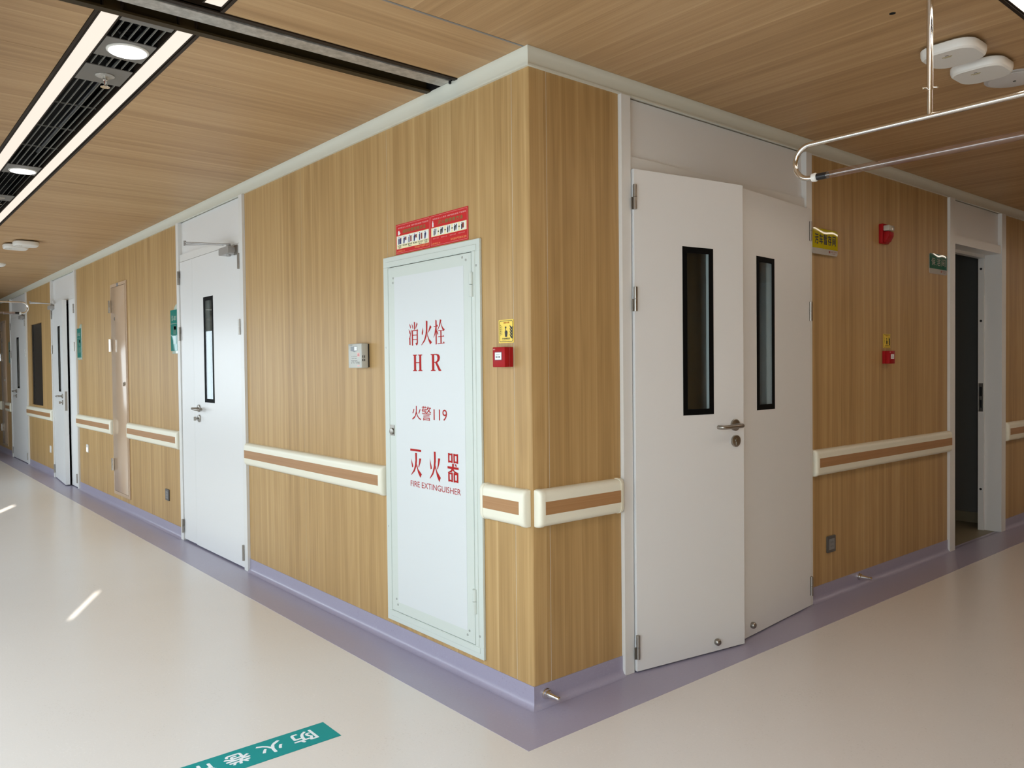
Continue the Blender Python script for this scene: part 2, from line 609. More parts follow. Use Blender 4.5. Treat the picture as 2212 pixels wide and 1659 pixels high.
# opposite wall, thin, with two narrow chinks where the sun comes through beside the blinds
e = MB()
CH = [(-2.99, -2.84, 1.42, 1.60), (0.732, 0.792, 1.30, 1.50)]
xs = [XF, CH[0][0], CH[0][1], CH[1][0], CH[1][1], 3.4]
for i in range(5):
    if i in (1, 3):
        q = CH[i // 2]
        e.box(q[0], q[1], -2.704, -2.70, 0, q[2])
        e.box(q[0], q[1], -2.704, -2.70, q[3], 2.7)
    else:
        e.box(xs[i], xs[i + 1], -2.704, -2.70, 0, 2.7)
struct(e.build('wall_front', m_plaster, smooth=0), 'window wall opposite the wood panelled left wall', 'wall')
for k, (x0, x1, z0, z1) in enumerate(((-10.9, -8.45, 0.23, 2.13), (-8.25, -5.95, 0.23, 2.13), (-5.75, -3.38, 0.23, 2.13), (-2.6, -1.2, 0.23, 2.13), (-1.0, 0.38, 0.23, 2.13), (0.90, 3.19, 0.23, 2.13))):
    f = MB()
    for a, c, p, q in ((x0 - 0.05, x1 + 0.05, z0 - 0.05, z0), (x0 - 0.05, x1 + 0.05, z1, z1 + 0.05), (x0 - 0.05, x0, z0, z1), (x1, x1 + 0.05, z0, z1)):
        f.box(a, c, -2.70, -2.66, p, q)
    w = struct(f.build('window_%d' % (k + 2), m_frame, smooth=0), 'white framed window number %d in the wall opposite, blind drawn' % (k + 1), 'window')
    MB().box(x0, x1, -2.699, -2.69, z0, z1).build('blind', m_blind, w, smooth=0)
# rooms behind: outer walls and the wall of the open room
e = MB().box(XF, -3.1, 2.9, 3.0, 0, 2.7)
e.box(-3.2, -3.1, 2.9, YF, 0, 2.7)
e.box(-3.1, -0.13, 3.2, 3.3, 0, 2.7)
struct(e.build('wall_rear', m_plaster, smooth=0), 'dark walls of the rooms behind the doors', 'wall')
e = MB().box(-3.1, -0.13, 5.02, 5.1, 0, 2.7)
ew = struct(e.build('wall_store', m_storewall, smooth=0), 'shade-darkened wall inside the open store room on the right', 'wall')
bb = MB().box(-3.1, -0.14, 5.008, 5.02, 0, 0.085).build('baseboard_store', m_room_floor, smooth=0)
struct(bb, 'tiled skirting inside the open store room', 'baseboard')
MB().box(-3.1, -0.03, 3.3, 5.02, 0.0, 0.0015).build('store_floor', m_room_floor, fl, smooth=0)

# ------------------------------------------------------------------ skirting (coved) and crown trim
SK = [(0.0, ZB), (-0.003, ZB), (-0.003, 0.030)] + [(-0.003 - 0.027 * (1 - math.cos(R(a))), 0.030 - 0.0285 * math.sin(R(a))) for a in (15, 30, 45, 60, 75, 90)] + [(0.0, 0.0015)]
CR_ = [(0.0, ZT - 0.002), (-0.012, ZT - 0.002), (-0.012, ZT + 0.005), (-0.006, ZT + 0.008), (-0.0065, ZT + 0.03), (-0.010, ZT + 0.05), (-0.015, ZT + 0.062), (-0.015, ZC - 0.0005), (0.0, ZC - 0.0005)]


def run(mb, prof, s0, s1, mitre0=0, mitre1=0):
    """profile (y,z) swept along x; mitre = +1/-1 adds out-of-wall distance at that end"""
    n = len(prof)
    vs = [(s0 + mitre0 * -y, y, z) for y, z in prof] + [(s1 + mitre1 * -y, y, z) for y, z in prof]
    fs = [tuple(range(n)), tuple(range(2 * n - 1, n - 1, -1))] + [(i, (i + 1) % n, n + (i + 1) % n, n + i) for i in range(n)]
    mb.add(vs, fs)


m1 = MB()
for a, c in ((XF, D3[0]), (D3[1], D2[0]), (D2[1], D1[0])):
    run(m1, SK, a, c)
run(m1, SK, D1[1], 0, 0, 1)
struct(m1.build('baseboard_left', m_lav), 'lavender coved vinyl skirting along the left wall', 'baseboard')
m1 = MB()
run(m1, SK, 0, R1[0], -1, 0)
run(m1, SK, R1[1], R2[0])
run(m1, SK, R2[1], YF)
struct(m1.build('baseboard_right', m_lav, None, (0, 0, 0), PI / 2), 'lavender coved vinyl skirting along the right wall', 'baseboard')
m1 = MB()
run(m1, CR_, XF, 0, 0, 1)
struct(m1.build('trim_1', m_crown, smooth=25), 'pale grey crown trim along the top of the left wall', 'trim')
m1 = MB()
run(m1, CR_, 0, YF, -1, 0)
struct(m1.build('trim_2', m_crown, None, (0, 0, 0), PI / 2, smooth=25), 'pale grey crown trim along the top of the right wall', 'trim')

# ------------------------------------------------------------------ ceiling
ce = struct(MB().box(XF, 3.4, -2.75, YF, 2.66, 2.74).build('ceiling', m_dark_plenum, smooth=0), 'wood board ceiling of both corridors', 'ceiling')
PC = 1.135
T = 0.012


def cpanel(x0, x1, y0, y1, mat, name='ceiling_panel'):
    if x1 - x0 < 0.02 or y1 - y0 < 0.02:
        return
    MB().box(x0 + G * 0.7, x1 - G * 0.7, y0 + G * 0.7, y1 - G * 0.7, ZC, ZC + T).build(name, mat, ce, smooth=0)


SLOT = (-0.655, -0.425)
YA, YB = -0.985, -1.325        # edges of the light and grille channel of the left corridor
xe = SLOT[0]
k = 0
while xe > XF:
    x2 = max(-1.14 - PC * k, XF)
    cpanel(x2, xe, YA, 0.0, m_ceil_y)
    cpanel(x2, xe, -2.70, YB, m_ceil_y)
    xe = x2
    k += 1
cpanel(SLOT[1], -0.012, YA, 0.0, m_ceil_y)
cpanel(SLOT[1], -0.012, -2.70, YB, m_ceil_y)
XA, XB = 1.262, 1.602
ys = [-2.70, -1.795, -0.66, 0.475, 1.61, 2.745, 3.88, 5.015, 6.15, 7.285, YF]
for y0, y1 in zip(ys[:-1], ys[1:]):
    cpanel(-0.004, XA, y0, y1, m_ceil_x)
    cpanel(XB, 3.3, y0, y1, m_ceil_x)
MB().box(-0.0125, -0.0035, -2.70, 0.0, ZC - 0.001, ZC + T).build('joint_strip', m_grey, ce, smooth=0)
# dark sides of the light channels
c = MB()
for x0, x1 in ((XF, SLOT[0]), (SLOT[1], -0.012)):
    c.box(x0, x1, YA - 0.012, YA, ZC - 0.003, ZC + 0.10)
    c.box(x0, x1, YB, YB + 0.012, ZC - 0.003, ZC + 0.10)
c.box(XA, XA + 0.012, -2.7, YF, ZC - 0.003, ZC + 0.10)
c.box(XB - 0.012, XB, -2.7, YF, ZC - 0.003, ZC + 0.10)
c.build('channel_edge', m_slot, ce, smooth=0)


def strip_light(label, x0, x1, y0, y1, axis='X', lens=None):
    """axis X: runs along X between x0,x1; edge bead both sides"""
    o = thing('linear_light', label, 'ceiling light', ((x0 + x1) / 2, (y0 + y1) / 2, ZC), 0, 'linear ceiling lights')
    hx, hy = (x1 - x0) / 2, (y1 - y0) / 2
    h = MB()
    if axis == 'X':
        h.box(-hx, hx, -hy, -hy + 0.005, 0.0, 0.05).box(-hx, hx, hy - 0.005, hy, 0.0, 0.05)
        h.box(-hx, hx, -hy, hy, 0.05, 0.056)
        d = MB().box(-hx + 0.004, hx - 0.004, -hy + 0.005, hy - 0.005, 0.002, 0.008)
    else:
        h.box(-hx, -hx + 0.005, -hy, hy, 0.0, 0.05).box(hx - 0.005, hx, -hy, hy, 0.0, 0.05)
        h.box(-hx, hx, -hy, hy, 0.05, 0.056)
        d = MB().box(-hx + 0.005, hx - 0.005, -hy + 0.004, hy - 0.004, 0.002, 0.008)
    h.build('housing', m_slot, o, smooth=0)
    d.build('diffuser', lens or m_diff, o, smooth=0)
    return o


strip_light('long cream strip light beside the grille, wall side, left corridor', XF, -0.63, -1.066, -1.000)
strip_light('long cream strip light beside the grille, side away from the wall, left corridor', XF, -0.63, -1.310, -1.244)
strip_light('short cream strip light stub past the black shutter slot, wall side', -0.395, -0.02, -1.066, -1.000)
strip_light('short cream strip light stub past the black shutter slot, side away from the wall', -0.395, -0.02, -1.310, -1.244)
strip_light('long cream strip light of the right corridor, nearer the double doors', 1.276, 1.342, -0.6, YF, 'Y', m_diff_r)
strip_light('long cream strip light of the right corridor, farther from the double doors', 1.522, 1.588, -0.6, YF, 'Y', m_diff_r)


def plate(x0, x1):
    return (x0, x1)


# grille of the left corridor: slats in bays between plates
gr = thing('slatted_grille', 'dark slatted ceiling grille running between the two strip lights', 'grille', (-0.66, -1.155, ZC), 0)
gx, gy = -0.66, -1.155


def gl(mb):
    mb.v = [(x - gx, y - gy, z - ZC) for x, y, z in mb.v]
    return mb


bays = [(-0.872, -0.70), (-1.190, -1.072), (-3.118, -1.392), (-4.085, -3.35), (-5.40, -4.29), (-7.0, -5.6), (-7.7, -7.2), (-9.9, -7.9)]
for bi, (x0, x1) in enumerate(bays):
    for j in range(6):
        y = -1.232 + 0.0275 * (j + 0.25)
        mb = MB()
        if bi < 3:
            mb.box(x0, x1, y, y + 0.0035, ZC + 0.004, ZC + 0.010)
        else:
            mb.add([(x, yy, zz) for x in (x0, x1) for yy, zz in ((y, ZC + 0.004), (y + 0.002, ZC + 0.004), (y + 0.018, ZC + 0.03), (y + 0.016, ZC + 0.03))],
                   [(0, 1, 2, 3), (7, 6, 5, 4), (0, 4, 5, 1), (1, 5, 6, 2), (2, 6, 7, 3), (3, 7, 4, 0)])
        gl(mb).build('slat', m_slat, gr, smooth=0)
for x0, x1 in bays[:3]:
    n = max(1, int((x1 - x0) / 0.42))
    for q in range(1, n):
        x = x0 + (x1 - x0) * q / n
        gl(MB().box(x, x + 0.003, -1.236, -1.066, ZC + 0.016, ZC + 0.022)).build('cross_bar', m_slat, gr, smooth=0)
plates = [(-0.70, -0.66), (-1.072, -0.872), (-1.392, -1.190), (-3.35, -3.118), (-4.29, -4.085), (-5.6, -5.40), (-7.2, -7.0), (-7.9, -7.7)]
for x0, x1 in plates:
    gl(MB().box(x0, x1, -1.240, -1.070, ZC + 0.001, ZC + 0.004)).build('mounting_plate', m_plate, gr, smooth=0)
gl(MB().box(-9.9, -0.66, -1.24, -1.07, ZC + 0.10, ZC + 0.104)).build('backing', m_dark_plenum, gr, smooth=0)
# pipes and cables seen faintly behind the slats
cb = MB()
cb.tube([(-0.70 - 0.02 * i, -1.15 + 0.03 * math.sin(i * 0.9), ZC + 0.06) for i in range(30)], 0.006, 8)
cb.tube([(-0.70, -1.10, ZC + 0.07), (-3.0, -1.11, ZC + 0.07)], 0.012, 8)
gl(cb).build('cable', m_black, gr)

for x, lab in ((-0.968, 'round white lit downlight nearest the black shutter slot'), (-3.255, 'round white lit downlight farther along the grille, beyond the sprinkler')):
    o = thing('downlight', lab, 'ceiling light', (x, -1.146, ZC), 0, 'round downlights')
    MB().lathe((0, 0, 0.001), (0, 0, -1), [(0, 0.060), (0, 0.074), (0.003, 0.073), (0.005, 0.069), (0.005, 0.060)], 40).build('rim', m_whiteplastic, o)
    MB().lathe((0, 0, 0.0), (0, 0, -1), [(0.0, 0.066), (0.0055, 0.065), (0.007, 0.058)], 40).build('lens', m_down, o)
for x, lab in ((-1.290, 'chrome fire sprinkler head between the two lit downlights'), (-4.185, 'chrome fire sprinkler head past the second downlight')):
    o = thing('sprinkler', lab, 'sprinkler', (x, -1.150, ZC), 0, 'fire sprinklers')
    MB().lathe((0, 0, 0.001), (0, 0, -1), [(0, 0.036), (0.003, 0.036), (0.006, 0.028), (0.007, 0.012)], 28).build('escutcheon', m_galv, o)
    MB().cyl((0, 0, -0.004), (0, 0, -0.018), 0.009).build('body', m_chrome, o)
    fr = MB()
    for s in (-1, 1):
        fr.tube([(0.008 * s, 0, -0.016), (0.013 * s, 0, -0.026), (0.006 * s, 0, -0.040), (0.0, 0, -0.044)], 0.0025, 6)
    fr.build('frame', m_chrome, o)
    MB().cyl((0, 0, -0.017), (0, 0, -0.040), 0.003, 8).build('bulb', m_brownred, o)
    MB().lathe((0, 0, -0.044), (0, 0, -1), [(0, 0.006), (0.001, 0.018), (0.0025, 0.018), (0.003, 0.004)], 20).build('deflector', m_chrome, o)

# fire shutter slot across the ceiling
sh = thing('fire_shutter', 'black ceiling slot with galvanised bottom bar of the roller shutter', 'shutter', ((SLOT[0] + SLOT[1]) / 2, -0.02, ZC), 0)


def sl(mb):
    mb.v = [(x + 0.54, y + 0.02, z - ZC) for x, y, z in mb.v]
    return mb


YS = -2.69
sl(MB().box(SLOT[0], SLOT[0] + 0.034, YS, -0.004, ZC - 0.004, ZC + 0.004).box(SLOT[0], SLOT[0] + 0.004, YS, -0.017, ZC, ZC + 0.12)).build('guide_lip', m_slotlip, sh, smooth=0)
sl(MB().box(-0.448, SLOT[1], YS, -0.004, ZC - 0.005, ZC + 0.004).box(SLOT[1] - 0.004, SLOT[1], YS, -0.017, ZC, ZC + 0.12)).build('guide_lip', m_slot, sh, smooth=0)
sl(MB().box(SLOT[0], SLOT[1], YS, -0.017, ZC + 0.12, ZC + 0.125).box(SLOT[0], SLOT[1], -0.017, -0.013, ZC - 0.001, ZC + 0.12)).build('housing', m_dark_plenum, sh, smooth=0)
sl(MB().box(-0.542, -0.468, YS, -0.018, ZC - 0.003, ZC + 0.03)).build('bottom_bar', m_galv, sh, bevel=0.002, smooth=0)
sl(MB().cyl((-0.458, -0.03, ZC - 0.006), (-0.458, -0.03, ZC - 0.018), 0.006, 10)).build('bolt', m_black, sh)

# ------------------------------------------------------------------ doors
_hinge = None


def hinge_mesh():
    global _hinge
    if _hinge is None:
        h = MB()
        h.cyl((0, -0.006, 0), (0, -0.006, 0.050), 0.0085, 14)
        h.cyl((0, -0.006, 0.0515), (0, -0.006, 0.102), 0.0085, 14)
        h.box(-0.013, 0.0, 0.000, 0.003, 0.0, 0.050)
        h.box(0.0, 0.013, 0.000, 0.003, 0.052, 0.102)
        _hinge = h.mesh('hinge', m_steel)
    return _hinge


def lever(parent, x, z, sgn, y=0.0, turn=False):
    """lever handle on a round rose, lever pointing sgn along x and returning to the door"""
    h = MB()
    h.lathe((x, y, z), (0, -1, 0), [(0, 0.027), (0.008, 0.027), (0.010, 0.024), (0.010, 0.010)], 28)
    k = 0.056
    pts = [(x, y - 0.008, z), (x, y - k + 0.014, z)] + [Vector((x + sgn * 0.014, y - k + 0.014, z)) + Vector((-sgn * 0.014 * math.cos(R(a)), -0.014 * math.sin(R(a)), 0)) for a in (30, 60, 90)]
    pts += [(x + sgn * 0.06, y - k, z - 0.002), (x + sgn * 0.105, y - k, z - 0.003)]
    pts += [Vector((x + sgn * 0.115, y - k + 0.014, z - 0.003)) + Vector((sgn * 0.014 * math.sin(R(a)), -0.014 * math.cos(R(a)), 0)) for a in (30, 60, 90)]
    pts += [(x + sgn * 0.129, y - k + 0.030, z - 0.003)]
    h.tube(pts, 0.0095, 12)
    h.build('handle', m_steel, parent)
    q = MB()
    zl = z - 0.073
    q.lathe((x + 0.003, y, zl), (0, -1, 0), [(0, 0.027), (0.008, 0.027), (0.010, 0.024), (0.010, 0.009)], 28)
    if turn:
        q.cyl((x + 0.003, y - 0.008, zl), (x + 0.003, y - 0.026, zl), 0.006, 12)
        q.box(x - 0.002, x + 0.008, y - 0.042, y - 0.024, zl - 0.014, zl + 0.014)
    else:
        q.cyl((x + 0.003, y - 0.008, zl + 0.004), (x + 0.003, y - 0.014, zl + 0.004), 0.009, 16)
        q.box(x - 0.001, x + 0.007, y - 0.0135, y - 0.009, zl - 0.018, zl)
    q.build('lock', m_steel, parent)


def leaf(door, hx, sgn, w, ang, win=None, handle=None, stud=None, turn=False, hy=-0.010, z0=0.012, z1=2.124):
    """door leaf hung at local x=hx, running sgn along x; front face at y=0 of its own frame"""
    th = 0.045
    X = lambda d: sgn * d
    b = MB()

    def bx(d0, d1, p, q, y0=0.0, y1=th):
        a, c = sorted((X(d0), X(d1)))
        b.box(a, c, y0, y1, p, q)
    if win:
        d0, d1, p, q = win
        bx(0.0, d0, z0, z1)
        bx(d1, w, z0, z1)
        bx(d0, d1, z0, p)
        bx(d0, d1, q, z1)
    else:
        bx(0.0, w, z0, z1)
    lf = b.build('door_leaf', m_white, door, (hx, hy, 0), -sgn * R(ang), smooth=0)
    if win:
        a, c = sorted((X(d0), X(d1)))
        f = MB()
        t = 0.026
        for u0, u1, w0, w1 in ((a, c, p, p + t), (a, c, q - t, q), (a, a + t, p + t, q - t), (c - t, c, p + t, q - t)):
            f.box(u0, u1, -0.0015, 0.001, w0, w1)
        f.build('window_frame', m_blackframe, lf, smooth=0)
        MB().box(a + 0.002, c - 0.002, 0.0015, 0.004, p + 0.002, q - 0.002).build('glass_pane', m_glass, lf, smooth=0)
        MB().box(a + 0.002, c - 0.002, th - 0.005, th - 0.002, p + 0.002, q - 0.002).build('glass_pane', m_glass, lf, smooth=0)
    if handle:
        lever(lf, X(handle), 1.026, -sgn, 0.0, turn)
    if stud:
        d, z = stud
        MB().lathe((X(d), 0, z), (0, -1, 0), [(0, 0.014), (0.006, 0.016), (0.014, 0.0155), (0.020, 0.011), (0.022, 0.005)], 20).build('stop_stud', m_steel, lf)
    return lf


def closer(door, x, y, sgn, lf_len=0.3, z=2.085):
    """surface door closer near the hinge side; arms swing out over the transom"""
    b = MB()
    b.prism(rrect(-0.085, 0.085, -0.024, 0.024, 0.012, 4), -0.052, 0.0)
    b.lathe((0.03, -0.028, -0.024), (0, 0, -1), [(0, 0.017), (0.010, 0.016), (0.014, 0.011)], 16)
    b.build('door_closer', m_grey_closer, door, (x, y, z))
    p = MB()
    p.prism(rrect(0.06, 0.125, -0.032, 0.032, 0.010, 4), -0.006, 0.0)
    for q in (-0.016, 0.016):
        p.cyl((0.082, -0.006, q), (0.082, -0.010, q), 0.006, 10)
    p.build('bracket', m_steel, door, (x, y, z))
    a = MB()
    pv = Vector((0.03, -0.028, 0.026))
    el = Vector((-0.30, -0.20, 0.075))
    a.cyl(pv, pv + Vector((0, 0, 0.02)), 0.014, 12)
    a.tube([pv + Vector((0, 0, 0.018)), pv.lerp(el, 0.25) + Vector((0, 0, 0.012)), el + Vector((0, 0, 0.004))], 0.0055, 8)
    a.tube([el + Vector((0, 0, -0.012)), el.lerp(Vector((-0.02, -0.045, 0.045)), 0.55), Vector((-0.02, -0.045, 0.045))], 0.006, 8)
    a.cyl(el + Vector((0, 0, -0.018)), el + Vector((0, 0, 0.016)), 0.008, 10)
    a.build('closer_arm', m_grey_closer, door, (x, y, z))


m_grey_closer = principled('silver_paint', (0.36, 0.34, 0.32), 0.38, 0.3)


def door_frame(n, wall, s0, s1, label, jamb=0.056, depth=0.12, head=(2.128, 2.182), tr=True):
    W = s1 - s0
    f = MB()
    f.box(0, jamb, -0.018, depth, 0.002, ZT - 0.003)
    f.box(W - jamb, W, -0.018, depth, 0.002, ZT - 0.003)
    f.box(jamb, W - jamb, -0.006, depth, head[0], head[1])
    o = f.build('door_%d' % n, m_frame, None, wall[1](s0, 0), wall[0], smooth=0)
    struct(o, label, 'door')
    MB().box(jamb, W - jamb, 0.010, 0.040, head[1], ZT - 0.003).build('transom_panel', m_white, o, smooth=0)
    return o


def hinges(door, x, y=-0.016, zs=(1.955, 1.530, 0.062)):
    for z in zs:
        link('hinge', hinge_mesh(), door, (x, y, z))


# door 1: nearest on the left wall, shut, narrow leaf on the left
d = door_frame(1, WL, *D1, 'white double leaf door with narrow window and closer, left of the fire cabinet')
W = D1[1] - D1[0]
leaf(d, W - 0.060, -1, 0.925, 0, (0.507, 0.700, 1.073, 1.823), 0.825, None, True)
leaf(d, 0.060, 1, W - 0.120 - 0.925 - 0.003, 0, hy=-0.0095, z0=0.016)
hinges(d, W - 0.060)
hinges(d, 0.058)
closer(d, W - 0.215, -0.010, -1)
# door 2: main leaf ajar, narrow leaf on the right
d = door_frame(2, WL, *D2, 'white double leaf door standing ajar, between teal room sign and wall window')
W = D2[1] - D2[0]
l2 = leaf(d, 0.060, 1, 0.930, 4.0, (0.507, 0.700, 1.073, 1.840), 0.845, None, True)
leaf(d, W - 0.060, -1, W - 0.120 - 0.930 - 0.004, 0)
hinges(d, W - 0.060)
hinges(d, 0.058)
MB().box(0.9295, 0.931, 0.010, 0.034, 0.86, 1.08).build('strike_plate', m_steel, l2, smooth=0)
closer(d, 0.22, -0.02, 1)
# door 3: farthest
d = door_frame(3, WL, *D3, 'farthest white door on the left wall, beside the hanging rail end')
W = D3[1] - D3[0]
leaf(d, W - 0.060, -1, 1.00, 0, (0.60, 0.79, 1.070, 1.822), 0.900, None, True)
leaf(d, 0.060, 1, W - 0.120 - 1.003, 0)
hinges(d, W - 0.060)
hinges(d, 0.058)
closer(d, W - 0.215, -0.010, -1)
# door 4: double doors on the right wall, both a little open
d = door_frame(4, WR, *R1, 'white double doors with black framed windows, both leaves slightly open')
W = R1[1] - R1[0]
leaf(d, 0.061, 1, 0.640, 9.2, (0.268, 0.451, 1.081, 1.820), 0.582, (0.46, 0.05), False, hy=-0.030, z0=0.008)
leaf(d, W - 0.043, -1, 0.742, 5.4, (0.408, 0.591, 1.081, 1.822), None, (0.652, 0.058), False, hy=-0.030, z0=0.008)
hinges(d, 0.060, -0.030)
hinges(d, W - 0.045, -0.030)
# door 5: open doorway of the store room, rebated frame with strike plate
f = MB()
W = R2[1] - R2[0]
f.box(0, 0.085, -0.018, 0.10, 0.002, ZT - 0.003)
f.box(0.0, 0.070, 0.10, 0.14, 0.002, 2.18)
f.box(W - 0.085, W, -0.018, 0.10, 0.002, ZT - 0.003)
f.box(W - 0.105, W, 0.10, 0.14, 0.002, 2.18)
f.box(0.085, W - 0.085, -0.010, 0.10, 2.122, 2.182)
f.box(0.085, W - 0.085, 0.10, 0.14, 2.100, 2.182)
d = struct(f.build('door_5', m_frame, None, WR[1](R2[0], 0), WR[0], smooth=0), 'white frame of the open dark store doorway at the right', 'door')
MB().box(0.085, W - 0.085, 0.010, 0.04, 2.182, ZT - 0.003).build('transom_panel', m_white, d, smooth=0)
sp = MB().box(W - 0.106, W - 0.1045, 0.104, 0.136, 0.92, 1.14)
sp.build('strike_plate', m_steel, d, smooth=0)
MB().box(W - 0.1075, W - 0.1055, 0.111, 0.129, 1.04, 1.11).box(W - 0.1075, W - 0.1055, 0.113, 0.127, 0.95, 1.01).build('latch_hole', m_gap, d, smooth=0)
for z in (2.02, 1.62, 0.32):
    MB().cyl((W - 0.1045, 0.120, z), (W - 0.1075, 0.120, z), 0.009, 14).build('buffer', m_black, d)

# ------------------------------------------------------------------ interior window in the left wall
f = MB()
x0, x1, z0, z1 = WIN
f.box(x0, x0 + 0.02, 0.0, 0.13, z0, z1).box(x1 - 0.02, x1, 0.0, 0.13, z0, z1)
f.box(x0 + 0.02, x1 - 0.02, 0.0, 0.13, z0, z0 + 0.02).box(x0 + 0.02, x1 - 0.02, 0.0, 0.13, z1 - 0.02, z1)
w1 = struct(f.build('window_1', m_wall, smooth=0), 'dark interior window with wood reveal in the left wall', 'window')
MB().box(x0 + 0.02, x1 - 0.02, 0.016, 0.022, z0 + 0.02, z1 - 0.02).build('glass_pane', m_winglass, w1, smooth=0)
MB().box(x0 + 0.02, x0 + 0.11, 0.012, 0.03, z0 + 0.02, z1 - 0.02).build('window_frame', m_black, w1, smooth=0)


# ------------------------------------------------------------------ handrails
def rail_profile(h=0.142, dpt=0.036, n=6):
    """(y,z) of the crash rail: flat back on the wall, full rounded top and bottom"""
    r = 0.024
    out = [(0.0, -h / 2)]
    for k in range(n + 1):
        a = R(90 * k / n)
        out.append((-(dpt - r) - r * math.sin(a), -h / 2 + r - r * math.cos(a)))
    for k in range(n + 1):
        a = R(90 * k / n)
        out.append((-(dpt - r) - r * math.cos(a), h / 2 - r + r * math.sin(a)))
    out.append((0.0, h / 2))
    return out


def handrail(wall, s0, s1, label, capL=True, capR=True):
    zc = 0.763
    o = thing('handrail', label, 'handrail', wall[1]((s0 + s1) / 2, zc), wall[0], 'wall handrails')
    hl = (s1 - s0) / 2
    cw = 0.026
    a = -hl + (cw if capL else 0.0)
    c = hl - (cw if capR else 0.0)
    p = rail_profile()
    m = MB()
    run(m, p, a, c)
    m.build('cover', m_cream, o)
    MB().box(a + 0.0005, c - 0.0005, -0.0368, -0.030, -0.024, 0.026).build('wood_inlay', m_rail_wood, o, smooth=0)
    for on_, x, sg in ((capL, a, -1), (capR, c, 1)):
        if not on_:
            continue
        q = MB()
        steps = [(0.0, 1.0), (0.010, 1.0), (0.016, 0.97), (0.021, 0.90), (0.0245, 0.78), (0.026, 0.60)]
        rings = []
        for t, k in steps:
            rings.append([(x + sg * t, y * (1.05 * k), z * (1.03 * (0.80 + 0.20 * k))) for y, z in p])
        n = len(p)
        vs = [v for r_ in rings for v in r_]
        fs = [tuple(range(n)), tuple(range((len(rings) - 1) * n, len(rings) * n))]
        for i in range(len(rings) - 1):
            fs += [(i * n + j, i * n + (j + 1) % n, (i + 1) * n + (j + 1) % n, (i + 1) * n + j) for j in range(n)]
        q.add(vs, fs)
        q.build('end_cap', m_cream, o, smooth=50)
    return o


handrail(WL, -2.745, -1.050, 'long cream handrail between the nearest left door and the fire cabinet', False, True)
handrail(WL, -0.286, -0.010, 'short cream handrail between the fire cabinet and the wall corner')
handrail(WL, -5.530, -4.100, 'cream handrail between the tan service hatch and the nearest left door')
handrail(WL, -7.560, -6.105, 'cream handrail between the door ajar and the tan service hatch', False, True)
handrail(WL, -10.68, -8.965, 'cream handrail under the dark interior window', False, True)
handrail(WL, -12.60, -12.145, 'short cream handrail right of the farthest tan hatch', False, True)
handrail(WL, -15.0, -13.17, 'cream handrail left of the farthest tan hatch, cut by the picture edge')
handrail(WR, 0.008, 0.482, 'short cream handrail between the wall corner and the double doors')
handrail(WR, 2.015, 3.790, 'long cream handrail between the double doors and the open doorway', True, False)
handrail(WR, 4.855, 6.6, 'cream handrail right of the open doorway, cut by the picture edge')

# ------------------------------------------------------------------ fire hydrant cabinet
CX = -0.668
cab = thing('fire_hydrant_cabinet', 'tall white fire hydrant cabinet with red Chinese lettering near the corner', 'cabinet', (CX, 0, 0))


def lx(x):
    return x - CX


f = MB()
o0, o1, p0, p1 = lx(-1.042), lx(-0.295), 0.104, 1.824
i0, i1, q0, q1 = lx(-0.997), lx(-0.348), 0.153, 1.776
for a, c, z0, z1 in ((o0, o1, p0, q0), (o0, o1, q1, p1), (o0, i0, q0, q1), (i1, o1, q0, q1)):
    f.box(a, c, -0.012, -0.0005, z0, z1)
# raised inner bead of the frame
for a, c, z0, z1 in ((o0 + 0.022, o1 - 0.022, q0 - 0.026, q0 - 0.002), (o0 + 0.022, o1 - 0.022, q1 + 0.002, q1 + 0.026), (i0 - 0.023, i0 - 0.002, q0, q1), (i1 + 0.002, i1 + 0.023, q0, q1)):
    f.box(a, c, -0.0145, -0.011, z0, z1)
f.build('frame', m_cab, cab, bevel=0.0012, seg=1, smooth=0)
MB().box(i0 - 0.001, i1 + 0.001, -0.003, -0.0006, q0 - 0.001, q1 + 0.001).build('dark_gap', m_gap, cab, smooth=0)
dr = MB().box(i0 + 0.003, i1 - 0.003, -0.0135, -0.002, q0 + 0.003, q1 - 0.003).build('door', m_cab, cab, bevel=0.0015, seg=1, smooth=0)
s0, s1, t0, t1 = lx(-0.942), lx(-0.401), 0.203, 1.724
MB().box(s0, s1, -0.0143, -0.0133, t0, t1).build('face_sheet', m_cabdoor, dr, smooth=0)
hm = MB()
hm.cyl((0, -0.016, 0), (0, -0.016, 0.049), 0.0105, 14)
hm.cyl((0, -0.016, 0.051), (0, -0.016, 0.100), 0.0105, 14)
hmm = hm.mesh('hinge', m_cab)
for z in (1.590, 0.288):
    link('hinge', hmm, cab, (lx(-0.346), 0, z))
lk = MB().box(lx(-0.993), lx(-0.957), -0.0165, -0.013, 0.985, 1.035)
lk.lathe((lx(-0.975), -0.016, 1.006), (0, -1, 0), [(0, 0.016), (0.006, 0.016), (0.008, 0.011), (0.008, 0.004)], 18)
lk.build('lock', m_steel, dr)
sc = MB().lathe((0, 0, 0), (0, -1, 0), [(0, 0.0055), (0.002, 0.0045), (0.0022, 0.001)], 10).mesh('rivet', m_rivet)
for x, z in ((-0.955, 1.700), (-0.952, 1.722), (-0.385, 1.745), (-0.410, 1.758), (-0.958, 0.215), (-0.948, 0.190), (-0.388, 0.205), (-0.402, 0.185)):
    link('rivet', sc, dr, (lx(x), -0.0135, z))
for x, z in ((-0.318, 1.716), (-0.320, 0.198), (-1.022, 1.40), (-1.022, 0.55)):
    link('screw', sc, cab, (lx(x), -0.012, z))

YT = -0.0149
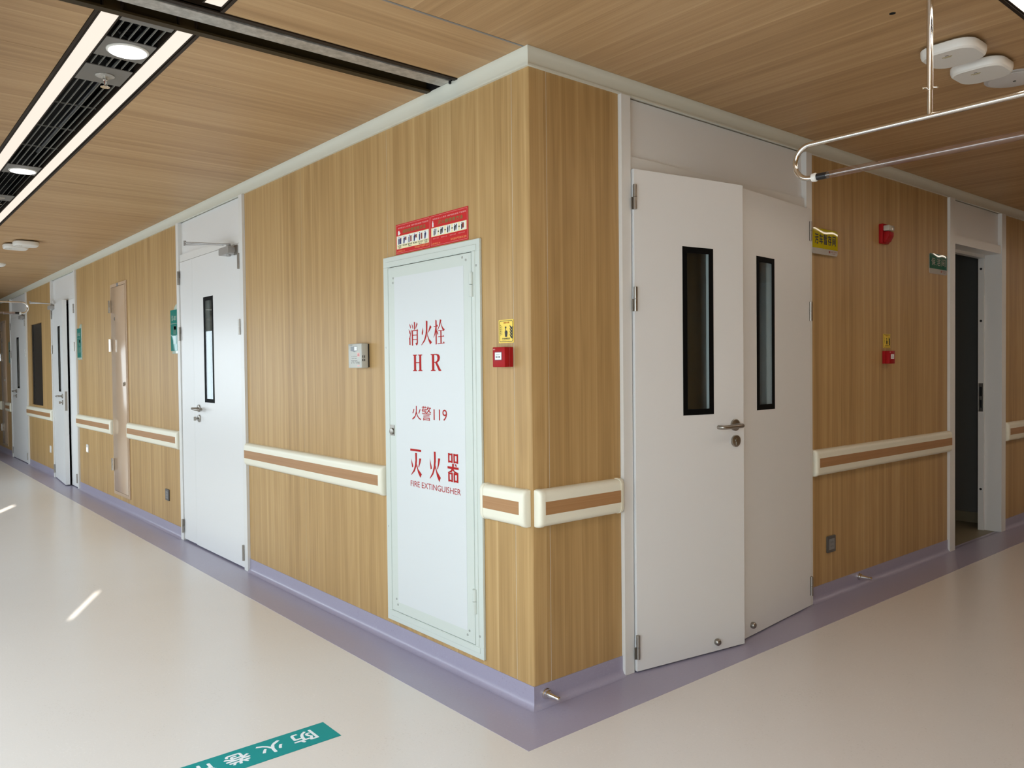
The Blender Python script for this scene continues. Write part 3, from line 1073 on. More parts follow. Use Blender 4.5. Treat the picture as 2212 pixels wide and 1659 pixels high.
# hand drawn Song style strokes on a 100 x 100 grid
XIAO = [[(8, 93), (22, 84), (25, 76), (21, 71), (16, 78)], [(1, 70), (15, 60), (18, 53), (14, 47), (9, 54)],
        [(4, 33), (9, 32), (26, 68), (28, 67), (19, 36), (19, 4), (8, 5), (8, 25)],
        [(57, 99), (68, 95), (68, 66), (57, 66)], [(33, 92), (44, 82), (46, 73), (42, 69), (38, 78)], [(84, 95), (93, 88), (75, 70), (72, 71)],
        [(33, 66), (45, 62), (45, 1), (34, 1)], [(45, 64), (84, 64), (88, 69), (98, 61), (94, 58), (94, 10), (88, 3), (80, 1), (70, 10), (83, 13), (83, 60), (45, 60)],
        [(45, 45), (83, 45), (83, 42), (45, 42)], [(45, 27), (83, 27), (83, 24), (45, 24)]]
HUO = [[(17, 74), (21, 60), (20, 50), (15, 42), (8, 44), (8, 52), (15, 66)],
       [(46, 99), (61, 96), (59, 60), (51, 36), (36, 17), (4, 0), (2, 2), (28, 22), (41, 42), (46, 62)],
       [(57, 60), (62, 40), (75, 24), (98, 12), (97, 9), (83, 2), (69, 18), (59, 34), (55, 55)],
       [(84, 80), (97, 71), (68, 50), (65, 51)]]
SHUAN = [[(17, 99), (29, 95), (28, 2), (18, 0)], [(2, 74), (28, 74), (33, 80), (41, 72), (28, 71), (2, 71)],
         [(17, 70), (26, 70), (14, 42), (2, 28), (0, 30), (10, 48)], [(28, 58), (36, 52), (42, 42), (37, 38), (31, 46)],
         [(60, 99), (72, 95), (58, 74), (38, 56), (36, 58), (50, 74)], [(66, 90), (74, 76), (86, 65), (100, 59), (99, 56), (89, 51), (76, 64), (68, 78)],
         [(44, 56), (80, 56), (85, 61), (92, 54), (44, 53)], [(42, 32), (82, 32), (87, 38), (96, 30), (42, 29)], [(36, 5), (86, 6), (91, 12), (100, 4), (36, 2)],
         [(62, 55), (72, 55), (72, 5), (62, 5)]]
HH = [[(0, 100), (44, 100), (44, 96), (33, 93), (33, 54), (67, 54), (67, 93), (56, 96), (56, 100), (100, 100), (100, 96), (89, 93), (89, 7), (100, 4), (100, 0), (56, 0), (56, 4), (67, 7), (67, 48), (33, 48), (33, 7), (44, 4), (44, 0), (0, 0), (0, 4), (11, 7), (11, 93), (0, 96)]]
RRL = [[(0, 100), (34, 100), (34, 0), (44, 0), (44, 4), (0, 4), (0, 0), (12, 0)],
       ]
RR_ = [[(12, 100), (34, 100), (34, 0), (12, 0)], [(0, 100), (12, 100), (12, 93), (0, 96)], [(0, 0), (46, 0), (46, 4), (34, 7), (12, 7), (0, 4)],
       [(34, 100), (60, 100), (78, 96), (87, 86), (88, 74), (82, 60), (70, 52), (56, 49), (34, 48), (34, 53), (52, 55), (61, 62), (65, 74), (62, 88), (54, 94), (34, 95)],
       [(42, 50), (62, 50), (94, 8), (100, 4), (100, 0), (76, 0)]]
MIE1 = [[(0, 100), (100, 100), (100, 92), (0, 92)]]
HUOB = [[(3, 74), (18, 48), (22, 38), (10, 34), (6, 52)], [(41, 100), (57, 100), (57, 66), (50, 40), (34, 18), (4, 0), (2, 3), (26, 24), (38, 46), (42, 68)],
        [(78, 78), (97, 78), (88, 58), (74, 38), (69, 40), (75, 56)], [(55, 52), (68, 30), (100, 10), (86, -6), (66, 14), (52, 42)]]
QI = []
for cx, cz in ((5, 66), (54, 66), (5, 0), (54, 0)):
    a, c, z0, z1 = cx, cx + 42, cz, cz + 33
    QI += [[(a, z0), (a + 13, z0), (a + 13, z1), (a, z1)], [(c - 13, z0), (c, z0), (c, z1), (c - 13, z1)], [(a + 13, z1 - 7), (c - 13, z1 - 7), (c - 13, z1 - 1), (a + 13, z1 - 1)], [(a + 13, z0 + 1), (c - 13, z0 + 1), (c - 13, z0 + 7), (a + 13, z0 + 7)]]
QI += [[(0, 53), (100, 53), (100, 45), (0, 45)], [(42, 64), (58, 64), (56, 45), (34, 33), (6, 33), (2, 30), (30, 40), (42, 50)], [(52, 46), (66, 38), (98, 34), (94, 31), (62, 33), (46, 43)], [(66, 63), (78, 63), (84, 55), (74, 55)]]


def strokes(mb, st, x0, x1, z0, z1, y=YT):
    for k, s in enumerate(st):
        poly(mb, [(x0 + (x1 - x0) * u / 100, z0 + (z1 - z0) * w / 100) for u, w in s], y - 0.00003 * k)


tx = MB()
for st, a, c, z0, z1 in ((XIAO, -0.824, -0.743, 1.402, 1.512), (HUO, -0.722, -0.636, 1.402, 1.512), (SHUAN, -0.623, -0.540, 1.402, 1.512), (HH, -0.790, -0.714, 1.288, 1.362), (RR_, -0.648, -0.568, 1.288, 1.362)):
    tx = MB()
    strokes(tx, st, lx(a), lx(c), z0, z1)
    flat(tx, 'letter', m_red, dr)
tx = MB()
put_text(tx, '火警119', lx(-0.803), lx(-0.530), 1.068, 1.132, YT)
flat(tx, 'lettering', m_red, dr)
tx = MB()
strokes(tx, MIE1, lx(-0.822), lx(-0.733), 0.815, 0.935 - 0.0)
strokes(tx, [[(u, w * 0.86) for u, w in s] for s in HUOB], lx(-0.818), lx(-0.730), 0.815, 0.935)
flat(tx, 'letter', m_red, dr)
tx = MB()
strokes(tx, HUOB, lx(-0.668), lx(-0.582), 0.812, 0.935)
flat(tx, 'letter', m_red, dr)
tx = MB()
strokes(tx, QI, lx(-0.530), lx(-0.450), 0.815, 0.938)
flat(tx, 'letter', m_red, dr)
tx = MB()
put_text(tx, 'FIRE EXTINGUISHER', lx(-0.822), lx(-0.437), 0.764, 0.790, YT)
flat(tx, 'lettering', m_red, dr)


# ------------------------------------------------------------------ posters above the cabinet
def poster(x0, x1, label, title, kind):
    cx = (x0 + x1) / 2
    z0, z1 = 1.830, 1.968
    o = thing('instruction_poster', label, 'poster', (cx, 0, z0), 0, 'red fire posters')
    hw = (x1 - x0) / 2
    H = z1 - z0
    MB().box(-hw, hw, -0.0022, -0.0003, 0, H).build('sheet', m_posterred, o, smooth=0)
    y1, y2, y3 = -0.0025, -0.0028, -0.0031
    fr = MB()
    for a, c, p, q in ((-hw + 0.005, hw - 0.005, 0.005, 0.0058), (-hw + 0.005, hw - 0.005, H - 0.0058, H - 0.005), (-hw + 0.005, -hw + 0.0058, 0.005, H - 0.005), (hw - 0.0058, hw - 0.005, 0.005, H - 0.005)):
        rect(fr, a, c, p, q, y1)
    flat(fr, 'border_line', m_pink, o)
    t = MB()
    put_text(t, '消防安全人人有责  保护消防设施 严禁挪用', -hw + 0.018, hw - 0.014, H - 0.022, H - 0.015, y1)
    flat(t, 'small_print', m_pink, o)
    t = MB()
    put_text(t, title, -hw + 0.058, hw - 0.036, H - 0.046, H - 0.029, y1, 0.006)
    flat(t, 'title', m_green_print, o)
    t = MB()
    if kind == 0:
        rect(t, -hw + 0.020, -hw + 0.034, H - 0.050, H - 0.034, y1)
        rect(t, -hw + 0.034, -hw + 0.040, H - 0.044, H - 0.040, y1)
        rect(t, -hw + 0.023, -hw + 0.031, H - 0.034, H - 0.030, y1)
        p0, p1 = 0.024, H - 0.054
    else:
        rect(t, -hw + 0.016, -hw + 0.026, H - 0.052, H - 0.033, y1)
        rect(t, -hw + 0.018, -hw + 0.023, H - 0.033, H - 0.026, y1)
        p0, p1 = 0.044, H - 0.056
    flat(t, 'red_bottle_icon' if kind else 'hydrant_icon', m_paper, o)
    t = MB()
    rect(t, -hw + 0.008, hw - 0.010, p0, p1, y1)
    flat(t, 'picture_band', m_paleyellow, o)
    n = 6 if kind == 0 else 5
    span = 2 * hw - 0.024
    for i in range(n):
        w_, d_, r_, g_, a_ = MB(), MB(), MB(), MB(), MB()
        c = -hw + 0.012 + span * (i + 0.5) / n
        bw = span / n * (0.46 if kind == 0 else 0.36)
        b0 = p0 + (0.020 if kind == 0 else 0.004)
        b1 = p1 - 0.003
        hh = b1 - b0
        rect(w_, c - bw, c + bw, b0, b1, y2)
        # a little standing figure holding hose or bottle
        poly(d_, ellipse(c - bw * 0.25, b1 - hh * 0.14, bw * 0.16, hh * 0.09, 10), y3)
        lean = bw * (0.25 if i % 2 else -0.05)
        poly(d_, [(c - bw * 0.55, b0 + hh * 0.02), (c - bw * 0.15, b0 + hh * 0.02), (c - bw * 0.05 + lean, b1 - hh * 0.30), (c - bw * 0.25 + lean * 0.5, b1 - hh * 0.22), (c - bw * 0.55, b1 - hh * 0.32)], y3)
        if kind == 0:
            if i != 5:
                rect(r_, c + bw * 0.18, c + bw * 0.75, b0 + hh * (0.1 if i in (2, 4) else 0.40), b0 + hh * 0.82, y3)
            if i == 0:
                rect(g_, c + bw * 0.0, c + bw * 0.7, b0 + hh * 0.05, b0 + hh * 0.7, y3 - 0.0002)
        else:
            if i == 4:
                poly(r_, rrect(c - bw * 0.1, c + bw * 0.55, b0 + hh * 0.15, b0 + hh * 0.88, bw * 0.2, 3), y3 - 0.0002)
            else:
                poly(d_, [(c + bw * 0.1, b0 + hh * 0.1), (c + bw * 0.35, b0 + hh * 0.1), (c + bw * 0.6, b0 + hh * 0.9), (c + bw * 0.25, b0 + hh * 0.9)], y3 - 0.0002)
            if i < 4:
                a = c + span / n * 0.5
                poly(a_, [(a - 0.004, b0 + hh * 0.42), (a, b0 + hh * 0.42), (a, b0 + hh * 0.34), (a + 0.006, b0 + hh * 0.48), (a, b0 + hh * 0.62), (a, b0 + hh * 0.54), (a - 0.004, b0 + hh * 0.54)], y2)
        pc = flat(w_, 'picture', m_paper, o)
        flat(d_, 'figure', m_navy if kind == 0 else m_blackprint, pc)
        for q_, nm, mt in ((r_, 'red_marking', m_brownred), (g_, 'blue_marking', m_navy), (a_, 'arrow', m_blackprint)):
            if q_.f:
                flat(q_, nm, mt, pc)
    if kind == 0:
        for i, s in enumerate(('打开箱门', '取出水带', '展开水带', '接上接口', '接上水枪', '打开阀门')):
            t = MB()
            c = -hw + 0.012 + span * (i + 0.5) / n
            put_text(t, s, c - span / n * 0.40, c + span / n * 0.40, p0 + 0.010, p0 + 0.017, y2, 0.02)
            if i in (0, 2, 4, 5):
                put_text(t, s[::-1][:3], c - span / n * 0.30, c + span / n * 0.30, p0 + 0.002, p0 + 0.008, y2, 0.02)
            flat(t, 'caption', m_blackprint, o)
    else:
        for i in range(4):
            t = MB()
            c = -hw + 0.02 + span * i / 4
            put_text(t, '提起灭火器', c, c + span * 0.17, 0.033, 0.0365, y1)
            flat(t, 'caption', m_pink, o)
    t = MB()
    put_text(t, '火警电话:119', -hw + 0.010, -hw + 0.075, 0.009, 0.017, y1)
    flat(t, 'footer', m_orange, o)
    t = MB()
    put_text(t, '消防器材严禁挪用 监制', hw - 0.125, hw - 0.012, 0.012, 0.021, y1)
    flat(t, 'footer', m_orange, o)


poster(-0.941, -0.658, 'red hose poster with six figures, on the left above the fire cabinet', '消防软管使用方法', 0)
poster(-0.657, -0.381, 'red extinguisher poster with five framed pictures, on the right above the fire cabinet', '灭火器使用方法', 1)


# ------------------------------------------------------------------ card reader
o = thing('card_reader', 'beige grey card reader box left of the fire cabinet', 'card reader', (-1.268, 0, 1.305))
MB().box(-0.060, 0.064, -0.008, -0.0003, 0.004, 0.118).build('back_plate', m_black, o, smooth=0)
cr = MB().box(-0.066, 0.066, -0.046, -0.007, 0, 0.121).build('case', m_dev, o, bevel=0.004, seg=3)
y1 = -0.0465
t = MB()
poly(t, [(-0.040, 0.107), (0.026, 0.108), (0.027, 0.086), (-0.004, 0.079), (-0.040, 0.086)], y1)
flat(t, 'display', principled('dark_display', (0.02, 0.022, 0.018), 0.06, 0, 0.7), o)
t = MB()
rect(t, -0.003, 0.024, 0.087, 0.106, y1 - 0.0003)  # bright half of the screen's reflection, painted as a white patch
flat(t, 'display_reflection', m_paper, o)
t = MB()
put_text(t, 'IC CARD', -0.056, -0.022, 0.111, 0.117, y1)
put_text(t, '7777', -0.036, 0.026, 0.022, 0.038, y1)
put_text(t, '1234', -0.030, 0.018, 0.055, 0.060, y1)
put_text(t, '5678', -0.030, 0.018, 0.045, 0.050, y1)
put_text(t, '刷卡区', 0.028, 0.048, 0.020, 0.032, y1)
flat(t, 'key_marks', m_darkgrey, o)
t = MB()
rect(t, 0.026, 0.050, 0.056, 0.075, y1)
rect(t, 0.026, 0.048, 0.008, 0.014, y1)
flat(t, 'red_label', m_pink, o)
t = MB()
put_text(t, '火', 0.029, 0.047, 0.059, 0.072, y1 - 0.0003)
flat(t, 'red_mark', m_red, o)
t = MB()
for z in (0.033, 0.050):
    t.box(0.0655, 0.0665, -0.040, -0.036, z, z + 0.012)
    t.box(0.0655, 0.0665, -0.030, -0.026, z, z + 0.012)
flat(t, 'slots', m_gap, o)


# ------------------------------------------------------------------ yellow call-point notices and red call points
def call_notice(wall, s, z0, w, h, label):
    o = thing('warning_notice', label, 'sign', wall[1](s, z0), wall[0], 'yellow call point notices')
    hw = w / 2
    MB().rrect(-hw, hw, 0, h, 0.003, -0.0018, -0.0002, 3).build('sheet', m_yellow, o, smooth=0)
    y1, y2 = -0.0022, -0.0026
    b = MB()
    outer = rrect(-hw + 0.004, hw - 0.004, 0.004, h - 0.004, 0.006, 4)
    inner = rrect(-hw + 0.0062, hw - 0.0062, 0.0062, h - 0.0062, 0.0045, 4)
    n = len(outer)
    b.add([(u, y1, v) for u, v in outer] + [(u, y1, v) for u, v in inner], [(i, (i + 1) % n, n + (i + 1) % n, n + i) for i in range(n)])
    X = lambda u: -hw + w * u
    Z = lambda v: h * v
    poly(b, [(X(.44), Z(.26)), (X(.57), Z(.26)), (X(.61), Z(.46)), (X(.57), Z(.52)), (X(.50), Z(.54)), (X(.50), Z(.64)), (X(.46), Z(.64)), (X(.45), Z(.52)), (X(.41), Z(.48))], y1)
    poly(b, ellipse(X(.48), Z(.665), w * .055, h * .045, 14), y1)
    for k in range(4):
        zb = .24 + .125 * k
        poly(b, [(X(.93), Z(zb - .07)), (X(.95), Z(zb + .04)), (X(.93), Z(zb + .10)), (X(.88), Z(zb + .04)), (X(.82), Z(zb + .10)), (X(.74), Z(zb + .15)), (X(.78), Z(zb + .04)), (X(.85), Z(zb - .04))], y1)
    put_text(b, '手动报警按钮', X(.24), X(.76), Z(.155), Z(.22), y1, 0.02)
    put_text(b, 'Manual alarm button', X(.24), X(.74), Z(.11), Z(.135), y1)
    for i, ch in enumerate('火灾时请按下'):
        put_text(b, ch, X(.10), X(.17), Z(.74 - .085 * i), Z(.80 - .085 * i), y1, 0.02)
    for i, ch in enumerate('击碎面板报警'):
        put_text(b, ch, X(.20), X(.25), Z(.70 - .07 * i), Z(.745 - .07 * i), y1)
    flat(b, 'black_print', m_blackprint, o)
    t = MB()
    put_text(t, '消防专用', X(.33), X(.72), Z(.83), Z(.90), y1, 0.02)
    flat(t, 'red_print', m_red, o)
    return o


call_notice(WL, -0.1435, 1.396, 0.090, 0.091, 'bright yellow notice with black pointing hand above the red box near the corner')
call_notice(WR, 2.900, 1.394, 0.092, 0.086, 'dim yellow notice with black pointing hand on the wall right of the double doors')


def call_point(wall, s, z0, label):
    o = thing('fire_call_point', label, 'alarm button', wall[1](s, z0), wall[0], 'red fire call points')
    MB().box(-0.037, 0.037, -0.020, -0.0003, 0, 0.077).build('back_box', m_redplastic, o, bevel=0.0015, seg=1)
    MB().box(-0.0375, 0.0375, -0.044, -0.0205, -0.0005, 0.0775).build('case', m_redplastic, o, bevel=0.003)
    MB().rrect(-0.022, 0.022, 0.026, 0.059, 0.003, -0.0455, -0.043, 3).build('bezel', principled('dark_red', (0.20, 0.02, 0.05), 0.35), o, smooth=0)
    MB().box(-0.0195, 0.0195, -0.0465, -0.044, 0.0285, 0.0565).build('press_panel', m_paper, o, bevel=0.0005, seg=1, smooth=0)
    t = MB()
    y = -0.0469
    rect(t, -0.0025, 0.0015, 0.036, 0.0415, y)
    poly(t, [(-0.012, 0.036), (-0.006, 0.037), (-0.006, 0.041), (-0.012, 0.0415), (-0.014, 0.039)], y)
    poly(t, [(0.004, 0.037), (0.010, 0.036), (0.013, 0.039), (0.010, 0.0415), (0.004, 0.041)], y)
    put_text(t, '报警 按下', -0.012, 0.012, 0.046, 0.0495, y)
    flat(t, 'press_marks', m_blackprint, o)
    t = MB()
    put_text(t, '消防', -0.034, -0.020, 0.066, 0.071, -0.0443, 0.02)
    flat(t, 'white_print', m_pink, o)
    return o


call_point(WL, -0.140, 1.302, 'red manual fire call point on the lit wall near the corner')
call_point(WR, 2.880, 1.299, 'red manual fire call point on the shaded wall right of the double doors')

# ------------------------------------------------------------------ sounder strobe
o = thing('alarm_strobe', 'red fire alarm strobe with clear lens high on the right wall', 'alarm', WR[1](2.842, 2.022), WR[0])
MB().rrect(-0.043, 0.043, 0, 0.118, 0.006, -0.024, -0.0003, 3).build('base', m_redplastic, o, bevel=0.002)
b = MB()
b.prism([(-0.0245, 0.003), (-0.040, 0.012), (-0.056, 0.040), (-0.058, 0.066), (-0.050, 0.070), (-0.024, 0.070)], -0.034, 0.034, lambda u, w, d_: (d_, u, w))
b.build('horn', m_redplastic, o, bevel=0.004)
MB().box(-0.036, 0.036, -0.060, -0.024, 0.074, 0.106).build('lens', m_lens, o, bevel=0.005)
MB().cyl((0, -0.061, 0.084), (0, -0.063, 0.084), 0.006, 12).build('flash_tube', m_chrome, o)


# ------------------------------------------------------------------ room signs
def room_sign(s0, s1, label, txt, group='teal room signs'):
    z0, z1 = 1.447, 1.775
    o = thing('room_sign', label, 'sign', ((s0 + s1) / 2, 0, z0), 0, group)
    hw = (s1 - s0) / 2
    H = z1 - z0
    arch = [(-hw + 0.015, -0.012), (hw, -0.012), (hw, H + 0.045)] + [(hw - 0.02 - (2 * hw - 0.055) * k / 8, H + 0.045 - 0.085 * (k / 8) ** 2.2) for k in range(9)] + [(-hw + 0.015, H - 0.07)]
    MB().prism(arch, -0.008, -0.0004).build('back_plate', m_signpale, o, bevel=0.001, seg=1, smooth=0)
    MB().box(-hw, hw - 0.016, -0.014, -0.0085, 0.010, H).build('face_panel', m_signgreen, o, bevel=0.001, seg=1, smooth=0)
    t = MB()
    y = -0.0145
    put_text(t, txt, -hw + 0.03, hw - 0.03, H - 0.085, H - 0.042, y, 0.01)
    rect(t, -hw + 0.004, hw - 0.02, H - 0.108, H - 0.1055, y)
    flat(t, 'lettering', m_signpale, o)
    sl_ = MB()
    for z in (H - 0.19, H - 0.265):
        sl_.box(-hw + 0.07, hw - 0.035, -0.0155, -0.0135, z, z + 0.062)
    sl_.box(hw - 0.085, hw - 0.03, -0.0155, -0.0135, H - 0.125 - 0.03, H - 0.122)
    sl_.build('name_slot', m_slotgreen, o, smooth=0)
    return o


m_greytext = principled('dim_grey_print', (0.22, 0.25, 0.20), 0.4)
m_slotgreen = glossy_sign('grey_green_slot', (0.11, 0.25, 0.20), 0.0)
room_sign(-4.262, -4.090, 'teal room sign reading 001 just left of the nearest left door', '诊-001')
room_sign(-7.535, -7.352, 'teal room sign right of the door standing ajar', '诊-002')
room_sign(-12.30, -12.135, 'small teal room sign beside the farthest left door', '诊-003')


def door_plate(s0, s1, z0, z1, label, txt, m_face, m_txt, split, stand=0.0):
    o = thing('door_plate', label, 'sign', (stand, (s0 + s1) / 2, z0), WR[0])
    hw = (s1 - s0) / 2
    H = z1 - z0
    MB().rrect(-hw, hw, 0, H, 0.016, -0.004, -0.0004, 5).build('plate', m_signgrey, o, smooth=0)
    if stand:
        MB().box(-hw * 0.8, hw * 0.8, -0.0005, stand - 0.0004, H * 0.15, H * 0.85).build('mounting_pad', m_grey, o, smooth=0)
    pts = rrect(-hw, hw, 0, H, 0.016, 5)
    top = [p for p in pts if p[1] > H * 0.5]
    MB().prism([(hw, split)] + top + [(-hw, split)], -0.0048, -0.0038).build('colour_face', m_face, o, smooth=0)
    t = MB()
    n = len(txt)
    y = -0.0052
    for i, ch in enumerate(txt):
        w = 2 * hw * 0.86 / n
        a = -hw * 0.86 + w * i
        put_text(t, ch, a + w * 0.10, a + w * 0.90, split + (H - split) * 0.22, split + (H - split) * 0.72, y, 0.03 if m_txt is m_blackprint else 0.012)
    flat(t, 'lettering', m_txt, o)
    t = MB()
    rect(t, hw * 0.28, hw * 0.40, split * 0.40, split * 0.80, -0.0044)
    put_text(t, '医院', hw * 0.46, hw * 0.92, split * 0.55, split * 0.80, -0.0044)
    put_text(t, '后勤', hw * 0.56, hw * 0.80, split * 0.28, split * 0.45, -0.0044)
    flat(t, 'small_logo', m_brownred, o)
    return o


door_plate(2.004, 2.272, 1.897, 2.036, 'yellow door plate reading five black characters beside the double doors', '污车暂存间', m_signyellow, m_blackprint, 0.032, 0.014)
door_plate(3.505, 3.782, 1.893, 2.026, 'dark green door plate left of the open doorway', '保洁间', m_signteal, m_greytext, 0.034)


# ------------------------------------------------------------------ outlets and footlights
def outlet(wall, s, z0, label, group='dark wall outlets'):
    o = thing('wall_outlet', label, 'outlet', wall[1](s, z0), wall[0], group)
    MB().rrect(-0.045, 0.045, 0, 0.092, 0.004, -0.009, -0.0003, 3).build('cover_plate', m_darkgrey, o, bevel=0.001, seg=1)
    MB().box(-0.030, 0.030, -0.0105, -0.0085, 0.016, 0.076).build('insert', m_grey, o, bevel=0.001, seg=1)
    t = MB()
    for x in (-0.010, 0.010):
        rect(t, x - 0.0015, x + 0.0015, 0.052, 0.062, -0.0108)
        rect(t, x - 0.0015, x + 0.0015, 0.030, 0.038, -0.0108)
    flat(t, 'slots', m_gap, o)


outlet(WL, -4.455, 0.254, 'dark grey outlet low on the left wall, beside the nearest door')
outlet(WR, 2.218, 0.249, 'dark grey outlet low on the right wall, beside the double doors')
for s, z0, lit, lab in ((-7.20, 0.438, True, 'small white footlight with glowing lens right of the door ajar'), (-9.20, 0.285, False, 'small plain white wall plate below the handrail left of the door ajar')):
    o = thing('footlight', lab, 'wall light', WL[1](s, z0), 0)
    MB().rrect(-0.043, 0.043, 0, 0.086, 0.004, -0.008, -0.0003, 3).build('cover_plate', m_whiteplastic, o, bevel=0.001, seg=1)
    MB().rrect(-0.024, 0.024, 0.010, 0.050, 0.008, -0.011, -0.007, 4).build('lens', m_glow if lit else m_whiteplastic, o)


# ------------------------------------------------------------------ tan service hatches
def hatch(s0, s1, label):
    z0, z1 = 0.126, 2.132
    o = thing('service_hatch', label, 'hatch', (s0, 0, 0), 0, 'tan service hatches')
    W = s1 - s0
    t = 0.030
    f = MB()
    f.box(0, W, -0.010, -0.0004, z0, z0 + t).box(0, W, -0.010, -0.0004, z1 - t, z1)
    f.box(0, t, -0.010, -0.0004, z0 + t, z1 - t).box(W - t, W, -0.010, -0.0004, z0 + t, z1 - t)
    f.build('frame', m_hatch, o, bevel=0.001, seg=1, smooth=0)
    MB().box(t - 0.001, W - t + 0.001, -0.003, -0.0006, z0 + t - 0.001, z1 - t + 0.001).build('dark_gap', m_gap, o, smooth=0)
    lf = MB().box(t + 0.004, W - t - 0.004, -0.013, -0.0035, z0 + t + 0.004, z1 - t - 0.004).build('door_leaf', m_hatch, o, bevel=0.002, seg=2)
    q = MB()
    q.lathe((W - t - 0.045, -0.013, 1.19), (0, -1, 0), [(0, 0.016), (0.005, 0.016), (0.007, 0.010)], 18)
    q.box(W - t - 0.050, W - t - 0.040, -0.030, -0.018, 1.165, 1.20)
    q.build('lock', m_steel, lf)
    h = MB().cyl((0, 0, 0), (0, 0, 0.058), 0.014, 14).cyl((0, 0, 0.060), (0, 0, 0.118), 0.014, 14).box(0.0, 0.02, -0.004, 0.006, 0, 0.118)
    hm_ = h.mesh('hinge', m_chrome)
    for z in (1.862, 1.492, 0.350):
        link('hinge', hm_, o, (t - 0.010, -0.022, z))
    MB().box(W * 0.42, W * 0.52, -0.0115, -0.0098, z1 - 0.032, z1 - 0.001).build('label_plate', m_grey, o, smooth=0)
    MB().box(t + 0.11, t + 0.128, -0.0142, -0.0128, 1.785, 1.815).build('keyhole_plate', m_darkgrey, lf, smooth=0)


hatch(-6.098, -5.545, 'tall glossy tan service hatch between two handrails')
hatch(-13.13, -12.61, 'farthest tan service hatch at the left edge of the picture')


# ------------------------------------------------------------------ door stops on the skirting
def door_stop(s, z, label):
    o = thing('door_stop', label, 'door stop', WR[1](s, z), WR[0], 'steel door stops')
    MB().lathe((0, -0.003, 0), (0, -1, 0), [(0, 0.021), (0.006, 0.021), (0.008, 0.018), (0.016, 0.017), (0.018, 0.013)], 24).build('base', m_chrome, o)
    MB().lathe((0, -0.019, 0), (0, -1, 0), [(0, 0.0125), (0.012, 0.0105), (0.045, 0.0075), (0.052, 0.006)], 20).build('post', m_chrome, o)
    MB().lathe((0, -0.070, 0), (0, -1, 0), [(0, 0.006), (0.002, 0.0095), (0.009, 0.0095), (0.012, 0.006)], 18).build('tip', m_chrome, o)


door_stop(0.056, 0.044, 'steel door stop on the skirting at the wall corner')
door_stop(2.540, 0.055, 'steel door stop on the skirting right of the double doors')


# ------------------------------------------------------------------ hanging rails
def hanging_rail(label, loc, rotz, half=0.775):
    """local x runs across the corridor; tube, hooks at both ends and a clear tube between black grips"""
    o = thing('hanging_rail', label, 'rail', loc, rotz, 'hanging sign rails')
    zt, zb = 2.104 - ZC, 1.981 - ZC
    r = (zt - zb) / 2
    zm = (zt + zb) / 2
    pts = []
    a = arc3((half - r, 0, zm), (1, 0, 0), (0, 0, 1), r, -90, 90, 14)
    b_ = arc3((-half + r, 0, zm), (1, 0, 0), (0, 0, 1), r, 90, 270, 14)
    pts = [Vector((half - r - 0.012, 0, zb))] + a + b_ + [Vector((-half + r + 0.012, 0, zb))]
    MB().tube(pts, 0.0095, 14).build('tube', m_chrome, o)
    for s in (-1, 1):
        x = s * 0.295
        MB().cyl((x, 0, 0.0), (x, 0, zt + 0.085), 0.0100, 14).lathe((x, 0, 0.0), (0, 0, -1), [(0, 0.03), (0.006, 0.03), (0.010, 0.012)], 20).build('drop_rod', m_chrome, o)
        MB().cyl((x, 0, zt + 0.09), (x, 0, zt), 0.0085, 14).build('stub', m_chrome, o)
        w = MB()
        for q in (-1, 1):
            w.lathe((x, 0, zt + 0.092), (q * 0.8, 0.6 * q, 0), [(0.008, 0.002), (0.018, 0.0025), (0.020, 0.004), (0.024, 0.004)], 10)
        w.build('screw', m_chrome, o)
        x = s * (half - r - 0.012)
        MB().lathe((x, 0, zb), (-s, 0, 0), [(-0.006, 0.008), (-0.004, 0.015), (0.010, 0.016), (0.014, 0.013)], 18).build('collar', m_whiteplastic, o)
        MB().cyl((x - s * 0.010, 0, zb), (x - s * 0.055, 0, zb), 0.0125, 18).build('grip', m_black, o)
    x = half - r - 0.064
    MB().cyl((-x, 0, zb), (x, 0, zb), 0.0135, 24).build('clear_tube', m_acryl, o)
    return o


hanging_rail('steel hanging rail with clear tube in front of the right wall', (1.432, 0.74, ZC), 0.0)
hanging_rail('far steel hanging rail end near the farthest left door', (-8.34, -1.125, ZC), PI / 2)


# ------------------------------------------------------------------ wireless boxes and round ceiling plates
def wifi(x, y, label, half=0.1):
    o = thing('wireless_access_point', label, 'wifi box', (x, y, ZC), 0, 'white wireless boxes on the ceiling')
    b = MB()
    h = half
    lv = [(-0.010, 0.95, 0.06), (-0.014, 1.0, 0.062), (-0.030, 1.0, 0.062), (-0.042, 0.965, 0.060), (-0.048, 0.90, 0.056)]
    ring0 = rrect(-h, h, -h, h, 0.062, 6)
    n = len(ring0)
    vs = []
    for z, k, rr2 in lv:
        vs += [(u * k, v * k, z) for u, v in ring0]
    fs = [tuple(range(n)), tuple(range((len(lv) - 1) * n, len(lv) * n))]
    for i in range(len(lv) - 1):
        fs += [(i * n + j, i * n + (j + 1) % n, (i + 1) * n + (j + 1) % n, (i + 1) * n + j) for j in range(n)]
    b.add(vs, fs)
    b.build('case', m_whiteplastic, o, smooth=30)
    MB().box(-h * 0.55, h * 0.55, -h * 0.55, h * 0.55, -0.0105, 0.0).build('bracket', m_darkgrey, o, smooth=0)
    t = MB()
    t.box(-0.010, 0.002, -0.052, -0.046, -0.0485, -0.0478)
    t.build('status_light', m_darkgrey, o, smooth=0)
    t = MB()
    t.box(-0.025, 0.010, -0.040, -0.034, -0.0484, -0.0478)
    t.box(-0.020, 0.004, -0.030, -0.027, -0.0484, -0.0478)
    t.build('label_mark', principled('ochre_print', (0.40, 0.32, 0.12), 0.5), o, smooth=0)


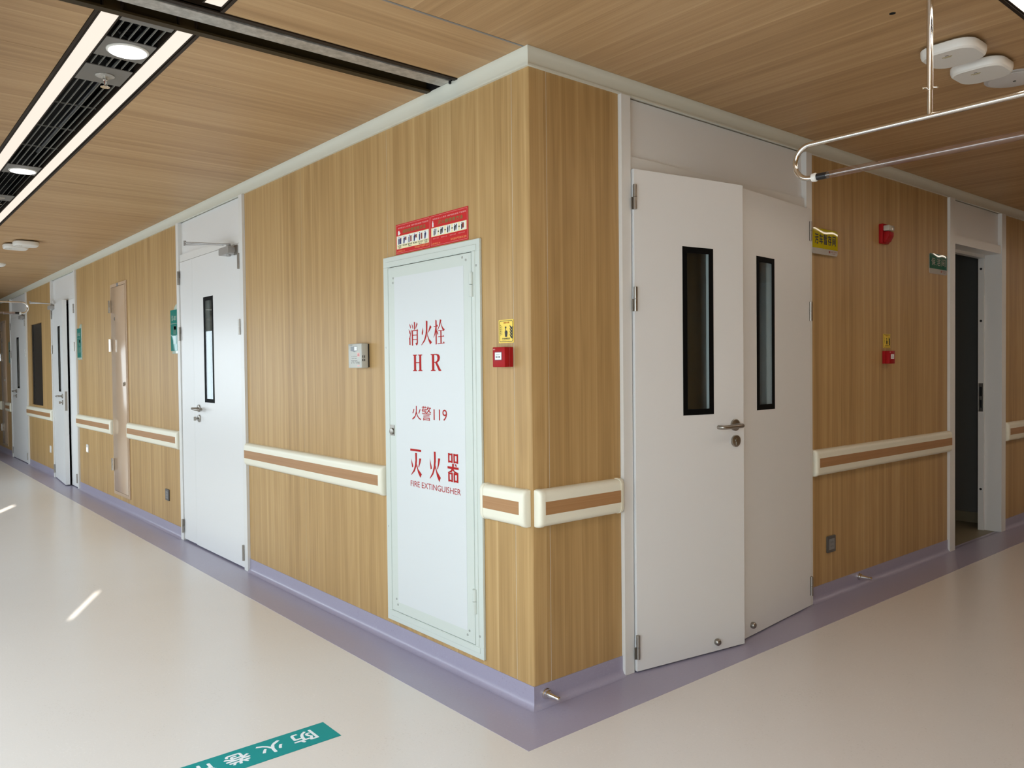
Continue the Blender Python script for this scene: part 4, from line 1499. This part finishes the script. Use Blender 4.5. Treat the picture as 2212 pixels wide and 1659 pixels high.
wifi(1.010, 1.258, 'white rounded wifi box on the right ceiling, nearer the corner')
wifi(1.010, 1.535, 'white rounded wifi box on the right ceiling, touching the round plate')
wifi(-6.17, -0.690, 'white wifi box on the left ceiling, nearer the strip light')
wifi(-6.42, -0.735, 'white wifi box on the left ceiling, half hidden behind its twin')
o = thing('ceiling_speaker', 'round white ceiling plate with dark centre beside the wifi boxes', 'speaker', (1.035, 1.825, ZC))
MB().lathe((0, 0, 0), (0, 0, -1), [(0, 0.112), (0.004, 0.111), (0.007, 0.104), (0.007, 0.097)], 48).build('rim', principled('pale_grey_plastic', (0.50, 0.49, 0.48), 0.4), o)
MB().lathe((0, 0, -0.001), (0, 0, -1), [(0, 0.097), (0.008, 0.096), (0.012, 0.080), (0.0125, 0.010)], 48).build('cover', principled('pale_grey_cover', (0.60, 0.58, 0.56), 0.45), o)
MB().lathe((0, 0, -0.013), (0, 0, -1), [(0, 0.006), (0.002, 0.005)], 14).build('centre_screw', m_black, o)
o = thing('smoke_detector', 'small white round detector on the left ceiling at the picture edge', 'detector', (-8.05, -0.65, ZC))
MB().lathe((0, 0, 0), (0, 0, -1), [(0, 0.055), (0.010, 0.055), (0.022, 0.048), (0.036, 0.030), (0.040, 0.012)], 28).build('case', m_whiteplastic, o)
MB().lathe((0, 0, -0.040), (0, 0, -1), [(0, 0.010), (0.004, 0.008)], 14).build('sensor_cap', m_grey, o)
o = thing('cable_hole', 'small dark drilled hole in the right ceiling boards', 'hole', (0.992, 0.794, ZC))
MB().lathe((0, 0, 0.0005), (0, 0, -1), [(0, 0.011), (0.001, 0.0105)], 18).build('grommet', m_gap, o)

# ------------------------------------------------------------------ floor label under the shutter
o = thing('floor_label', 'teal floor label with white Chinese characters under the fire shutter', 'label', (-0.357, -0.663, 0.0))
MB().box(-0.070, 0.070, -1.45, 0.0, 0.0002, 0.0014).build('vinyl_strip', m_teal, o, smooth=0)
for i, ch in enumerate('防火卷帘下严禁堆放物品'):
    t = MB()
    c = -0.108 - 0.118 * i
    h = 0.042
    put_text(t, ch, -h, h, -0.038, 0.038, 0, 0.022, lambda u, w, q, c=c: (w - 0.004, c - u, 0.0018 - q))
    t.build('letter', m_tealtext, o, smooth=0)
